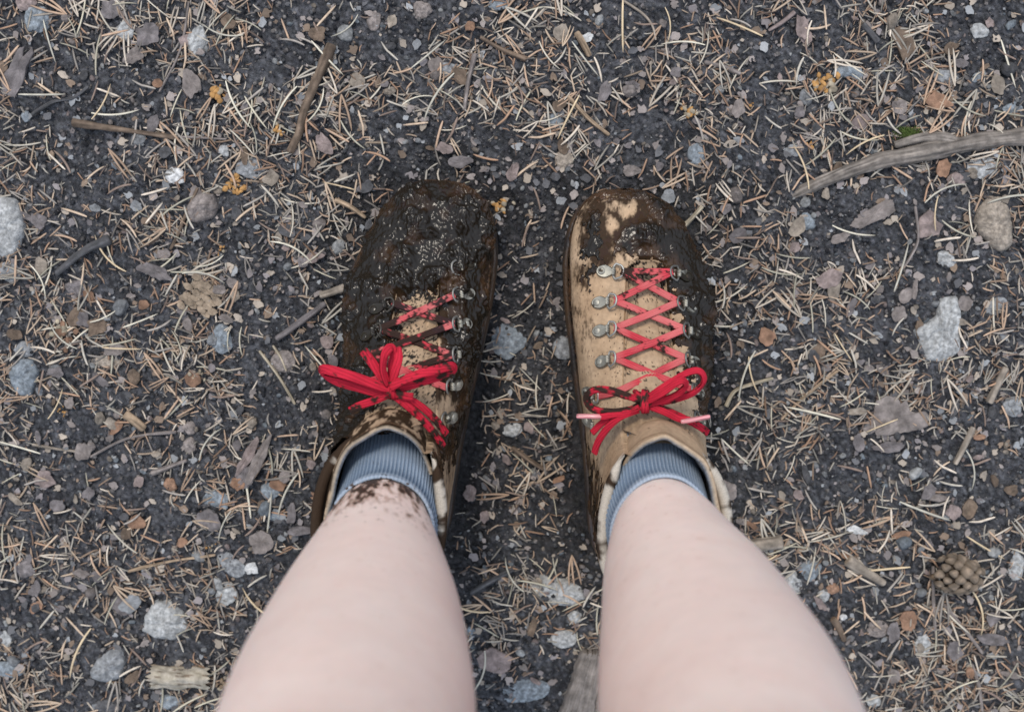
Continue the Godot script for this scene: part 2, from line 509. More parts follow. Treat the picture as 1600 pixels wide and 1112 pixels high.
const FLAKES := [
	["dark grey bark flake near the top left", -274.4, -124.5, 7.0, 6.5, 60, "purple", "bark_flake"],
	["dark broad flake right of the light blocky stone", -248.7, -107.9, 8.7, 7.4, -30, "purple", "bark_flake"],
	["grey grooved bark flake at the upper left", -219.9, -74.3, 5.7, 9.6, -15, "taupe", "bark_flake"],
	["peeling brown flake left of the grooved bark", -259.2, -92.4, 7.9, 4.4, -35, "taupe", "bark_flake"],
	["small dark flake above the scaly twig", -247.4, -47.5, 4.4, 5.7, 20, "purple", "bark_flake"],
	["dark square flake below the scaly twig", -239.6, -27.9, 4.4, 4.4, 15, "dark", "bark_flake"],
	["light brown triangular flake by the long stick's top", -133.5, -107.9, 5.7, 5.2, 30, "brown", "bark_flake"],
	["long pinkish flake right of the long stick's lower end", -129.8, -33.1, 4.8, 7.9, -25, "pink", "bark_flake"],
	["brown-grey round flake above the left boot", -46.7, -30.5, 5.3, 4.4, 0, "pink", "bark_flake"],
	["dark lobed flake above the left boot's toe", -35.3, -21.4, 8.8, 4.4, -10, "purple", "bark_flake"],
	["reddish round seed-like flake at the top centre", -29.2, -113.0, 3.5, 3.9, 20, "rust", "bark_flake"],
	["curled yellowish flake at the top centre", -81.9, -116.4, 3.5, 4.8, 10, "beige", "bark_flake"],
	["round purplish flake above the right boot", 112.5, -81.7, 3.9, 3.5, 10, "purple", "bark_flake"],
	["hourglass purplish flake above the gap between the boots", 64.0, -69.1, 4.8, 7.9, 20, "purple", "bark_flake"],
	["small dark flake right of the hourglass one", 82.4, -73.5, 4.8, 2.6, 15, "purple", "bark_flake"],
	["tongue-shaped grey flake left of the orange crumb", 155.8, -57.9, 3.9, 6.6, 10, "taupe", "bark_flake"],
	["broad grey flake above the right boot's toe", 82.9, -15.2, 7.1, 4.0, 0, "taupe", "bark_flake"],
	["pink upright flake near the top right", 198.0, -112.1, 4.8, 8.3, 5, "pink", "bark_flake"],
	["grey flake beside the reddish leaf scrap at the upper right", 265.9, -57.9, 5.7, 4.4, 20, "taupe", "bark_flake"],
	["dark tilted flake at the upper right", 307.4, -88.5, 5.2, 3.5, 20, "purple", "bark_flake"],
	["lobed brown flake right of the bark crescent", 300.1, -98.0, 5.7, 3.9, -35, "brown", "bark_flake"],
	["thin pale flake below the long bark flake at the right", 227.9, 30.9, 7.1, 3.5, -15, "taupe", "bark_flake"],
	["pale triangular flake left of the large pale stone", 269.9, 84.3, 5.4, 5.4, 0, "taupe", "bark_flake"],
	["narrow upright flake above the pale triangular one", 280.4, 66.4, 2.2, 7.1, 5, "taupe", "bark_flake"],
	["pinkish square flake right of the right boot's toe", 197.0, 38.0, 3.5, 4.0, 25, "pink", "bark_flake"],
	["small upright purplish flake under the largest bark flake", 244.7, 174.7, 4.5, 6.8, 0, "purple", "bark_flake"],
	["flat forked flake under the largest bark flake", 266.9, 178.4, 11.7, 4.1, 0, "purple", "bark_flake"],
	["small grey flake low between right boot and pale shell", 202.3, 211.9, 3.6, 3.6, 0, "pink", "bark_flake"],
	["brown five-sided flake at the lower right", 313.6, 225.2, 5.9, 5.9, 15, "pink", "bark_flake"],
	["grey oval flake at the right under the forked one", 295.4, 210.0, 4.5, 5.9, 30, "purple", "bark_flake"],
	["dark triangular flake left of the big grey stone", -328.5, 19.5, 6.2, 4.9, 30, "purple", "bark_flake"],
	["small grey flake under the whitish stone at the left", -288.4, 10.6, 4.0, 3.1, 10, "grey", "bark_flake"],
	["small pale lilac flake at the left", -260.0, 9.3, 4.0, 3.5, 0, "grey", "bark_flake"],
	["long grey flake left of the left boot's laces", -248.9, 54.4, 12.9, 4.4, 18, "purple", "bark_flake"],
	["pinkish grey flake above the long grey flake", -243.3, 42.9, 4.9, 4.4, 0, "taupe", "bark_flake"],
	["round grey flake above the rounded grey stone", -193.6, 62.9, 4.9, 4.0, 10, "taupe", "bark_flake"],
	["thin grey wedge beside the round grey flake", -203.4, 66.9, 5.3, 3.1, -5, "taupe", "bark_flake"],
	["dark round flake below the flattened cone piece", -230.5, 81.2, 4.0, 4.0, 0, "purple", "bark_flake"],
	["brown curled flake at the left", -290.2, 92.8, 6.7, 7.1, 50, "brown", "bark_flake"],
	["flat brown flake above the beige stone at the left", -279.6, 109.9, 8.1, 4.0, -5, "taupe", "bark_flake"],
	["purplish bean-shaped flake at the left", -320.4, 125.2, 5.4, 3.6, 10, "purple", "bark_flake"],
	["fan-shaped brown flake at the left", -266.3, 128.8, 4.5, 4.9, -15, "brown", "bark_flake"],
	["brown leaf-like flake at the left middle", -304.0, 182.5, 6.3, 5.4, -35, "taupe", "bark_flake"],
	["pinkish folded flake at the lower left", -331.8, 201.7, 7.2, 5.9, 0, "pink", "bark_flake"],
	["small purplish flake right of the pinkish folded one", -300.0, 211.4, 4.5, 4.1, 0, "purple", "bark_flake"],
	["orange-brown flake at the lower left", -266.7, 232.2, 5.9, 5.4, -20, "rust", "bark_flake"],
	["broad lilac-grey flake under the slab-like stone", -215.4, 230.3, 8.6, 6.8, 15, "purple", "bark_flake"],
	["square crumbly brown flake beside the left shin", -178.5, 246.1, 9.5, 9.1, 20, "taupe", "bark_flake"],
	["narrow upright flake left of the left boot's heel", -156.4, 225.7, 3.6, 7.7, 5, "purple", "bark_flake"],
	["long cracked flake next to the left shin's top", -150.7, 238.6, 9.1, 3.6, -5, "purple", "bark_flake"],
	["pink leaf-like flake left of the left boot", -138.1, 44.7, 6.2, 3.6, -20, "pink", "bark_flake"],
	["small dark pair of flakes by the pink leaf-like one", -145.7, 48.6, 4.0, 4.0, 0, "purple", "bark_flake"],
	["kite-shaped grey flake at the lower left", -273.9, 292.2, 7.8, 5.9, -30, "grey", "bark_flake"],
	["small upright purplish flake at the lower left edge", -340.6, 281.5, 4.1, 5.9, 0, "purple", "bark_flake"],
	["small grey-brown flake right of the purplish angular stone", -307.0, 269.8, 5.5, 3.2, 20, "taupe", "bark_flake"],
	["tan chip of bark left of the birch curl", -272.3, 345.5, 6.4, 3.7, -35, "brown", "bark_flake"],
	["dark flake above the left boot's inner toe", 0.0, -13.5, 4.0, 7.1, 25, "pink", "bark_flake"],
	["grey flake beside the right boot's toe", 108.3, 2.3, 4.4, 5.3, 15, "grey", "bark_flake"],
	["brown-grey flake right of the right boot's toe", 148.2, 10.6, 4.4, 3.5, -35, "purple", "bark_flake"],
	["small square flake at the left boot's heel", -161.3, 199.4, 4.1, 4.1, 10, "taupe", "bark_flake"],
	["brown flake beside the blocky stone under the split bark", -177.1, 221.5, 4.5, 4.1, 0, "brown", "bark_flake"],
	["purple lobed flake low on the right", 345.7, 319.0, 11.0, 4.1, 5, "purple", "bark_flake"],
	["dark five-cornered flake low on the right", 318.1, 327.5, 6.4, 6.9, 0, "purple", "bark_flake"],
	["dark small flake above the purple lobed one", 344.2, 303.0, 5.0, 5.5, 20, "purple", "bark_flake"],
	["pinkish flake between the heels", -29.4, 210.9, 4.5, 6.3, 0, "pink", "bark_flake"],
	["pale brown flake between the heels, lower one", -19.5, 227.5, 3.6, 5.0, 10, "pink", "bark_flake"],
	["reddish curled leaf scrap at the upper right", 291.7, -62.2, 8.3, 5.3, 10, "rust", "leaf_scrap"],
	["two-lobed pinkish leaf scrap at the right", 220.2, 59.8, 9.3, 6.2, -20, "pink", "leaf_scrap"],
	["round brown leaf scrap beside the right shin", 284.3, 304.0, 5.9, 7.3, 0, "rust", "leaf_scrap"],
	["purplish leaf scrap under the round brown one", 273.6, 312.0, 5.0, 7.8, 10, "purple", "leaf_scrap"],
	["white scrap by a short straw near the top", 51.1, -105.3, 4.4, 2.6, -20, "white", "leaf_scrap"],
	["pale curled scrap next to the left shin", -186.2, 266.1, 5.0, 5.0, 30, "white", "leaf_scrap"],
	["pale oval leaf scrap among the twigs lower right", 301.9, 214.6, 7.7, 3.2, 5, "taupe", "leaf_scrap"],
	["brown leaf scrap against the right boot's heel side", 152.9, 210.9, 6.3, 7.2, 0, "taupe", "leaf_scrap"],
]
# outlines: look, tone, thickness, x and z of the corners
const SLABS := [
	["large pale grey stone slab at the right, narrow at its top", "pale", 6.0, [299.5, 73.1, 311.5, 71.3, 314.6, 83.8, 314.5, 95.0, 315.1, 110.7, 304.2, 118.8, 290.7, 117.4, 285.9, 106.2, 281.1, 95.0, 289.8, 90.5, 296.4, 86.0], "stone"],
	["largest grey bark flake, with ragged lobes, at the right", "taupe", 2.2, [247.3, 164.1, 249.9, 160.4, 254.3, 158.1, 256.7, 145.4, 260.2, 144.1, 263.7, 141.4, 271.8, 143.2, 273.8, 147.7, 278.2, 144.5, 280.2, 152.2, 285.6, 154.0, 291.0, 152.7, 294.3, 156.8, 293.2, 164.1, 287.8, 165.9, 278.9, 167.7, 267.7, 169.5, 257.4, 170.4, 255.4, 165.9, 254.2, 169.1, 248.3, 169.5], "bark_flake"],
	["big rough beige-grey stone near the right edge", "beige", 8.0, [331.1, 1.8, 339.9, 1.8, 345.5, 10.6, 348.7, 23.8, 348.4, 37.1, 342.3, 41.1, 334.7, 39.3, 330.0, 32.7, 324.1, 26.9, 321.6, 19.4, 323.5, 12.0], "stone"],
	["long grey flake of bark at the right", "taupe", 2.0, [234.5, 22.5, 239.6, 15.5, 248.3, 11.1, 258.3, 4.9, 263.6, 4.9, 266.1, 12.8, 258.7, 17.2, 250.0, 20.8, 241.2, 25.2], "bark_flake"],
	["large dark forked slab of bark at the left edge", "purple", 2.6, [-338.2, -97.9, -333.8, -99.2, -334.9, -92.3, -328.1, -98.8, -327.4, -94.9, -333.0, -85.0, -334.7, -76.4, -341.7, -64.8, -346.9, -66.5, -350.2, -69.9, -349.9, -79.4, -344.4, -85.0], "bark_flake"],
	["tall blue-grey stone at the left edge", "blue", 6.0, [-345.2, 115.2, -336.3, 116.1, -332.2, 125.1, -336.1, 135.5, -338.7, 143.2, -347.6, 142.3, -353.1, 134.1, -354.2, 126.4, -350.8, 119.7], "stone"],
	["large grey stone with dark patches at the lower left", "pale", 7.0, [-257.7, 291.9, -245.3, 289.6, -235.1, 299.0, -231.3, 310.7, -242.5, 320.1, -256.2, 318.7, -267.4, 313.1, -263.9, 301.3], "stone"],
	["grainy grey stone below the dark-patched one", "grey", 7.0, [-287.5, 325.3, -280.2, 325.3, -277.2, 334.3, -279.9, 346.1, -291.5, 350.9, -302.9, 347.1, -304.5, 342.3, -297.8, 331.9], "stone"],
	["big grainy grey stone left of the left boot's toe", "taupe", 8.0, [-217.1, -0.3, -207.4, 0.5, -204.1, 10.6, -207.8, 17.2, -219.0, 21.6, -225.6, 19.4, -227.1, 10.6, -223.0, 4.0], "stone"],
	["long blue-grey stone with a notch near the top right", "blue", 5.0, [219.5, -80.7, 222.8, -87.2, 231.5, -88.5, 240.4, -85.9, 243.6, -79.4, 240.6, -76.0, 236.2, -76.4, 234.4, -79.4, 229.6, -78.6, 223.1, -78.6], "stone"],
	["crescent of bark at the top right", "brown", 2.2, [258.4, -109.5, 264.9, -113.3, 271.0, -110.7, 275.2, -104.3, 275.8, -96.6, 270.8, -91.5, 268.2, -90.2, 266.3, -94.9, 264.4, -100.0, 260.7, -105.2], "bark_flake"],
	["large flat pale stone between the shins", "pale", 4.0, [11.4, 277.9, 20.5, 270.9, 36.4, 273.2, 50.1, 280.2, 53.3, 288.7, 45.6, 294.3, 29.7, 294.3, 17.3, 288.7], "stone"],
	["big rough whitish stone cut by the left edge", "pale", 8.0, [-364.3, 4.0, -353.1, 1.8, -343.6, 4.9, -339.5, 15.0, -338.2, 26.0, -342.2, 37.1, -346.0, 44.6, -354.9, 45.9, -363.6, 41.5], "stone"],
	["broad pinkish flake at the right", "pink", 1.8, [281.8, 21.6, 283.0, 17.2, 289.5, 11.5, 293.1, 13.7, 295.0, 19.4, 299.6, 22.5, 296.7, 29.1, 283.5, 31.3], "bark_flake"],
	["broad pinkish leaf-like flake between the shins", "pink", 1.6, [-25.2, 331.9, -20.6, 326.3, -14.6, 323.4, -9.2, 326.3, 0.0, 331.0, -1.4, 339.0, -6.9, 343.7, -16.1, 341.4, -22.9, 339.0], "bark_flake"],
]
# look, tone, first and last radius, x and z of the points
const STICKS := [
	["long smooth brown stick lying upright above the left boot", "brown", 3.71, 2.62, [-123.0, -100.9, -131.1, -82.9, -136.6, -70.8, -143.0, -56.1, -146.7, -41.8, -153.1, -27.4]],
	["scaly twig tapering to the right at the upper left", "brown", 2.64, 1.76, [-302.8, -48.3, -281.0, -44.8, -259.1, -41.8, -232.9, -37.9]],
	["thin straw-like tip beyond the scaly twig", "taupe", 0.88, 0.62, [-233.8, -38.3, -215.3, -37.9, -196.9, -36.6]],
	["thin bent stalk left of the pale egg-shaped stone", "taupe", 0.87, 0.70, [-221.3, -129.9, -225.0, -106.5, -230.6, -89.3, -242.6, -69.1]],
	["short bluish twig with a thick head at the left", "dark", 3.33, 2.66, [-279.1, 31.8, -298.0, 40.6, -318.0, 56.1]],
	["short grey twig pointing at the left boot", "purple", 1.78, 2.23, [-130.4, 76.6, -147.1, 89.1, -165.2, 101.7]],
	["short pale twig touching the left boot's laces side", "beige", 2.45, 2.23, [-116.5, 65.5, -125.4, 68.6, -134.4, 71.3]],
	["knobby thin upright twig above the left boot", "taupe", 1.97, 1.31, [-25.3, -94.9, -30.2, -75.1, -32.9, -56.1]],
	["knobby twig slanting at the top centre", "brown", 1.31, 1.96, [-21.8, -106.0, -6.5, -97.5, 9.6, -90.6]],
	["flat scaly twig above the right boot", "taupe", 1.31, 1.75, [131.9, -88.9, 144.2, -85.9, 156.5, -80.7]],
	["long pale bent straw at the top, right of centre", "beige", 0.96, 0.96, [76.1, -129.9, 89.2, -121.4, 95.8, -112.9, 98.1, -103.5]],
	["thin angled twig below the broad pinkish flake", "taupe", 1.06, 1.15, [279.7, 9.3, 282.1, 31.3, 277.7, 43.7, 271.7, 53.0]],
	["tan scaly twig near the right edge", "beige", 2.24, 2.69, [346.8, 121.5, 341.5, 134.1, 335.7, 146.8]],
	["tan twig below the right edge stone", "beige", 2.25, 1.80, [325.5, 164.1, 319.7, 177.7, 313.0, 190.5]],
	["reddish twig left of the pink upright flake", "pink", 1.74, 1.13, [193.2, -122.7, 185.1, -115.9, 175.6, -110.3]],
	["dark short twig right of the pink upright flake", "dark", 2.18, 2.18, [240.0, -114.6, 245.8, -108.6, 250.8, -102.6]],
	["flat beige stick beside the right shin", "beige", 4.55, 2.27, [238.6, 259.7, 250.2, 267.2, 265.9, 277.0]],
	["scaly upright stem left of the pine cone", "taupe", 1.37, 1.09, [301.5, 265.3, 302.0, 294.3, 305.7, 321.5]],
	["grey stem running down right of the pine cone", "taupe", 1.19, 1.37, [309.2, 292.4, 324.5, 310.7, 338.9, 329.1]],
	["scaly stem at the bottom right", "taupe", 1.01, 1.38, [330.9, 336.6, 336.1, 353.2, 338.6, 370.8]],
	["rusty brown twig beside the right shin", "brown", 2.51, 1.83, [230.1, 302.7, 234.9, 310.7, 239.3, 320.1]],
	["pale round stick sticking out behind the right shin", "beige", 4.54, 4.54, [192.4, 246.7, 179.3, 248.1, 158.9, 251.4]],
	["long bowed stem at the left", "taupe", 1.08, 1.08, [-298.8, 186.0, -276.8, 174.1, -258.7, 169.5, -237.5, 168.1]],
	["long straight straw at the left edge", "beige", 0.90, 0.90, [-339.5, 176.8, -324.3, 180.0, -307.7, 182.3]],
	["long straw across the lower left", "tan", 1.00, 0.91, [-274.8, 269.0, -245.5, 261.6, -211.2, 256.0]],
	["dark bent twig at the upper left", "dark", 1.32, 1.14, [-331.2, -53.5, -316.4, -62.2, -302.3, -65.2, -291.1, -72.5]],
	["blunt beige piece of wood at the left", "tan", 3.60, 3.15, [-272.2, 154.0, -265.6, 159.5, -259.0, 165.4]],
	["short blunt straw near the white scrap", "tan", 2.18, 2.18, [44.0, -109.0, 48.9, -100.9, 53.3, -92.7]],
	["two-jointed straw above the right boot", "tan", 1.32, 1.14, [38.5, -65.6, 53.5, -50.0, 67.2, -39.6]],
	["tan forked straw right of the right boot", "tan", 1.08, 0.90, [190.1, 159.0, 207.2, 141.4, 229.6, 123.3]],
	["pale bent straw beside the right boot's laces", "straw", 1.57, 1.12, [150.8, 149.5, 156.9, 138.6, 170.3, 133.2, 183.6, 129.6]],
	["short pale straw touching the right boot's toe", "straw", 1.77, 1.55, [116.0, 26.5, 123.8, 18.6, 132.1, 9.3]],
	["dark stick behind the left boot's heel between the shins", "dark", 2.74, 1.82, [-29.6, 284.9, -15.9, 275.6, 0.9, 266.3]],
	["slim brown stick between the boots", "brown", 1.80, 1.35, [0.0, 178.6, 13.5, 188.7, 22.6, 194.6]],
	["thin brown twig by the left boot's toe", "tan", 1.77, 1.33, [-122.8, 4.9, -112.7, 9.3, -101.7, 17.2]],
	["long straw left of the left boot's bow", "straw", 1.07, 1.07, [-177.0, 109.8, -163.5, 128.7, -152.6, 147.7]],
	["bent brown stem over the big grey stone", "brown", 1.15, 0.97, [-217.9, -3.4, -225.4, 12.0, -232.5, 28.2, -238.5, 39.3]],
	["grey weathered stick at the lower left middle", "taupe", 2.26, 1.36, [-255.0, 196.9, -242.7, 192.4, -229.9, 187.8]],
	["long thin twig left of the kinked dry moss", "straw", 0.99, 0.90, [-158.5, 124.2, -161.9, 115.2, -167.5, 106.2]],
]
const CRUMBS := [
	["crumbled orange wood at the upper left", -201.6, -67.8, 7.5, 22, "orange", "rotten_wood"],
	["pale orange wood crumbs left of the left boot", -191.6, -4.7, 7.5, 24, "orange", "rotten_wood"],
	["small orange wood crumbs left of the long stick", -161.8, -41.8, 5.7, 16, "orange", "rotten_wood"],
	["orange-brown scaly crumbs near the long notched stone", 214.6, -75.2, 8.8, 30, "orange", "rotten_wood"],
	["single orange wood bit near the root", 206.9, -32.7, 4.8, 8, "orange", "rotten_wood"],
	["golden crumb above the tongue-shaped flake", 164.5, -60.1, 3.1, 5, "orange", "rotten_wood"],
	["golden crumbs strewn above the right boot", 122.0, -57.0, 7.0, 18, "orange", "rotten_wood"],
	["orange wood crumbs at the left boot's inner toe", -8.0, 7.6, 6.6, 18, "orange", "rotten_wood"],
	["reddish crumbs of scale at the left", -314.9, 97.7, 8.5, 26, "rust", "cone_crumbs"],
	["small orange bit left of the left boot's laces", -203.7, 39.3, 3.6, 6, "orange", "rotten_wood"],
	["yellowish wood bits at the left under the cone piece", -221.4, 126.6, 5.4, 9, "straw", "rotten_wood"],
	["pale orange bit under the laces' left side", -317.8, 153.7, 4.0, 7, "orange", "rotten_wood"],
	["orange bits beside the left shin", -213.6, 249.8, 3.6, 5, "orange", "rotten_wood"],
	["tan wood shreds under the birch curl", -209.1, 352.2, 6.4, 12, "tan", "rotten_wood"],
]
const REFS := [
	["pine cone", 0.3169, 0.2695],
	["flattened cone piece", -0.2170, 0.0722],
	["split bark piece", -0.1840, 0.1891],
	["birch bark curl", -0.2374, 0.3444],
	["wood splinter", 0.0525, 0.3515],
	["long brown stick", -0.1359, -0.0696],
	["scaly twig", -0.2665, -0.0429],
	["root end", 0.2020, -0.0017],
	["root branch", 0.2798, -0.0368],
	["big beige stone", 0.3332, 0.0206],
	["large pale stone", 0.2997, 0.0967],
	["largest bark flake", 0.2691, 0.1551],
	["right boot's toe", 0.0769, 0.0040],
	["left boot's toe", -0.0483, -0.0069],
	["big grey stone", -0.2141, 0.0106],
	["dark-patched stone", -0.2499, 0.3031],
	["tall blue-grey stone", -0.3412, 0.1258],
	["notched stone", 0.2305, -0.0820],
	["dark bark slab", -0.3371, -0.0816],
	["pale egg-shaped stone", -0.2144, -0.1025],
	["bark crescent", 0.2660, -0.1012],
	["hourglass flake", 0.0636, -0.0687],
	["left boot's bow", -0.1248, 0.1280],
	["right boot's outer side", 0.1388, 0.1146],
	["right boot's heel", 0.1485, 0.2142],
	["flat stone between the shins", 0.0308, 0.2816],
	["gap between the boots", 0.0133, 0.0789],
	["left boot's heel", -0.1348, 0.2051],
	["round brown leaf", 0.2826, 0.3021],
	["shell-like stone", 0.2427, 0.2367],
	["touching pebbles", -0.2275, 0.1709],
	["white scrap", 0.0508, -0.1047],
	["top edge's middle", -0.0433, -0.1250],
	["grooved bark flake", -0.2186, -0.0739],
	["scaly right-hand twig", 0.3389, 0.1334],
	["purple lobed flake", 0.3436, 0.3171],
]
const CONE := [316.0, 268.2]
const OLD_CONE := [-218.3, 73.1]
const SPLIT := [-183.7, 188.9]
const BIRCH := [-238.3, 345.5]
const PLANK := [53.8, 355.0]
const MOSS := [272.6, -41.0]
const ROOT := [[362.8, -39.7], [351.9, -38.4], [325.6, -35.8], [299.3, -31.0], [277.5, -26.2], [255.6, -22.2], [233.7, -15.2], [211.9, -6.5], [194.4, 2.3]]
const BRANCH := [[312.5, -33.6], [299.1, -37.1], [283.7, -37.9], [264.1, -32.7]]

# rivets of the lace hooks: x, z
const RIGHT_HOOKS_INNER := [[60.3, 51.3], [57.1, 71.7], [57.1, 89.7], [58.2, 108.9], [49.7, 130.1], [50.2, 149.4]]
const RIGHT_HOOKS_OUTER := [[115.2, 54.8], [118.1, 74.6], [120.0, 91.6], [118.9, 109.6], [121.7, 129.5], [123.9, 147.7]]
const LEFT_HOOKS_INNER := [[-28.5, 47.2], [-28.8, 66.1], [-30.3, 85.5], [-32.1, 104.4], [-35.8, 123.5], [-38.9, 144.5]]
const LEFT_HOOKS_OUTER := [[-84.2, 58.2], [-88.8, 75.4], [-94.2, 92.4], [-98.2, 108.7], [-102.9, 126.2], [-105.7, 145.1]]
const RIGHT_KNOT := [81.0, 128.0, 127.5]
const LEFT_KNOT := [-74.4, 126.0, 119.4]
# part, points, faces, half width, mud, seed, tip
const RIGHT_BOW := [
	["lace_loop", [[78.5, 129.0, 126.1], [69.6, 133.0, 123.2], [58.6, 133.0, 119.6], [49.8, 129.0, 120.6], [46.2, 124.0, 126.0], [49.9, 122.0, 132.7], [61.4, 123.0, 135.0], [73.0, 125.0, 133.1], [79.6, 126.0, 129.7]], [[0, 0.75, -0.6], [0, 0.8, -0.5], [-0.5, 0.8, -0.2], [-0.2, 0.9, 0.3], [0, 0.9, 0.3], [0, 1, 0.25]], 0.0036, 0.85, 1, []],
	["lace_loop", [[83.2, 130.0, 125.2], [90.4, 135.0, 118.9], [101.0, 137.0, 111.6], [110.8, 136.0, 107.4], [116.1, 134.0, 109.6], [117.4, 131.0, 114.8], [113.3, 127.0, 121.2], [103.4, 125.0, 125.9], [90.7, 126.0, 128.5], [83.6, 126.0, 129.7]], [[0, 0.8, -0.5], [-0.1, 0.6, -0.7], [0.4, 0.7, -0.5], [0.7, 0.6, 0.2], [0.1, 0.9, 0.3], [0, 1, 0.25]], 0.0036, 0.25, 2, []],
	["lace_loop", [[83.9, 131.0, 126.6], [90.9, 138.0, 121.7], [97.5, 141.0, 115.8], [102.9, 141.0, 112.7], [105.6, 138.0, 115.8], [102.2, 134.0, 121.4], [94.0, 131.0, 125.8], [84.9, 129.0, 128.5]], [[0, 0.8, -0.5], [-0.2, 0.7, -0.7], [0.5, 0.8, -0.3], [0.3, 0.9, 0.2], [0, 1, 0.25]], 0.0036, 0.05, 3, []],
	["lace_end", [[78.8, 127.0, 131.2], [71.1, 125.0, 134.7], [62.5, 124.0, 136.4], [54.6, 124.0, 137.6]], [[0, 1, 0.25], [0, 1, 0.25]], 0.0034, 0.10, 4, [55.4, 124.0, 137.6, 40.0, 123.0, 137.4]],
	["lace_end", [[84.3, 127.0, 130.4], [94.6, 127.0, 134.4], [103.4, 126.0, 138.5], [109.7, 126.0, 139.3]], [[0, 1, 0.25], [0, 1, 0.25]], 0.0036, 0.05, 5, [104.1, 127.0, 140.3, 122.3, 126.0, 137.3]],
	["lace_strand", [[78.2, 125.0, 133.1], [68.0, 124.0, 137.2], [60.4, 120.0, 144.3], [54.5, 114.0, 154.2], [52.1, 108.0, 163.4]], [[0, 1, 0.25], [-0.4, 1, 0.2], [-0.6, 0.9, 0]], 0.0036, 0.20, 6, []],
	["lace_strand", [[77.5, 124.0, 131.6], [65.4, 122.0, 136.7], [56.6, 117.0, 142.4], [50.6, 111.0, 149.8]], [[0, 1, 0.25], [-0.4, 1, 0.2], [-0.6, 0.9, 0]], 0.0034, 0.15, 7, []],
	["lace_strand", [[85.3, 125.0, 129.9], [96.5, 124.0, 134.0], [109.0, 119.0, 140.4], [118.6, 113.0, 146.2], [123.5, 107.0, 150.5]], [[0, 1, 0.25], [0.4, 1, 0.2], [0.6, 0.9, 0]], 0.0036, 0.60, 8, []],
]
# part, points, faces, half width, mud, seed, tip
const LEFT_BOW := [
	["lace_loop", [[-75.2, 130.0, 118.8], [-83.9, 133.0, 116.1], [-97.4, 134.0, 111.2], [-110.0, 133.0, 107.8], [-115.3, 131.0, 107.3], [-116.7, 127.0, 110.1], [-110.3, 125.0, 114.8], [-96.7, 124.0, 118.9], [-82.8, 125.0, 122.3], [-75.5, 127.0, 121.6]], [[0, 0.9, -0.4], [0, 0.9, -0.4], [-0.3, 0.9, 0], [-0.7, 0.4, 0.2], [0, 0.9, 0.3], [0, 1, 0.25]], 0.0050, 0.30, 11, []],
	["lace_end", [[-76.4, 126.0, 123.4], [-84.8, 125.0, 127.1], [-93.8, 123.0, 130.6], [-100.4, 121.0, 134.1]], [[0, 1, 0.25], [0, 1, 0.25]], 0.0042, 0.50, 12, []],
	["lace_end", [[-76.8, 130.0, 116.5], [-81.0, 134.0, 108.9], [-86.4, 134.0, 101.0], [-90.9, 131.0, 95.9]], [[-0.2, 0.9, -0.3], [-0.2, 0.9, -0.3]], 0.0046, 0.25, 13, []],
	["lace_loop", [[-75.9, 131.0, 116.3], [-78.3, 138.0, 106.8], [-77.2, 141.0, 97.9], [-73.8, 139.0, 93.0], [-72.4, 134.0, 97.1], [-73.9, 131.0, 106.5], [-73.7, 129.0, 115.8]], [[0.7, 0.5, 0], [0.7, 0.6, 0], [0.2, 0.9, -0.4], [-0.6, 0.6, 0], [-0.6, 0.6, 0]], 0.0044, 0.10, 14, []],
	["lace_end", [[-73.2, 131.0, 116.3], [-71.2, 135.0, 108.0], [-69.1, 136.0, 100.0], [-70.0, 134.0, 93.6]], [[-0.2, 0.9, -0.2], [0, 0.9, -0.3]], 0.0044, 0.15, 15, []],
	["lace_loop", [[-74.3, 132.0, 117.8], [-65.2, 138.0, 112.7], [-56.2, 138.0, 109.1], [-46.7, 135.0, 107.2], [-37.5, 131.0, 105.3], [-36.9, 127.0, 109.0], [-47.2, 126.0, 113.0], [-59.0, 126.0, 116.6], [-71.6, 127.0, 120.4]], [[0, 0.9, -0.3], [0, 0.8, -0.5], [0.2, 0.9, -0.2], [0.6, 0.6, 0.2], [0, 0.9, 0.3], [0, 1, 0.25]], 0.0046, 0.62, 16, []],
	["lace_end", [[-73.1, 128.0, 121.5], [-66.7, 129.0, 123.7], [-60.9, 128.0, 124.7]], [[0, 1, 0.25], [0, 1, 0.25]], 0.0042, 0.55, 17, []],
	["lace_strand", [[-72.5, 126.0, 121.8], [-63.2, 124.0, 126.8], [-54.1, 118.0, 134.1], [-46.6, 111.0, 143.3], [-41.7, 104.0, 151.8]], [[0, 1, 0.25], [0.3, 1, 0.2], [0.6, 0.9, 0.1]], 0.0038, 0.50, 18, []],
	["lace_strand", [[-74.1, 125.0, 123.5], [-64.8, 124.0, 130.8], [-54.9, 119.0, 141.2], [-47.4, 112.0, 152.1], [-43.7, 106.0, 159.3]], [[0, 1, 0.25], [0.3, 1, 0.2], [0.6, 0.9, 0.1]], 0.0038, 0.50, 19, []],
]


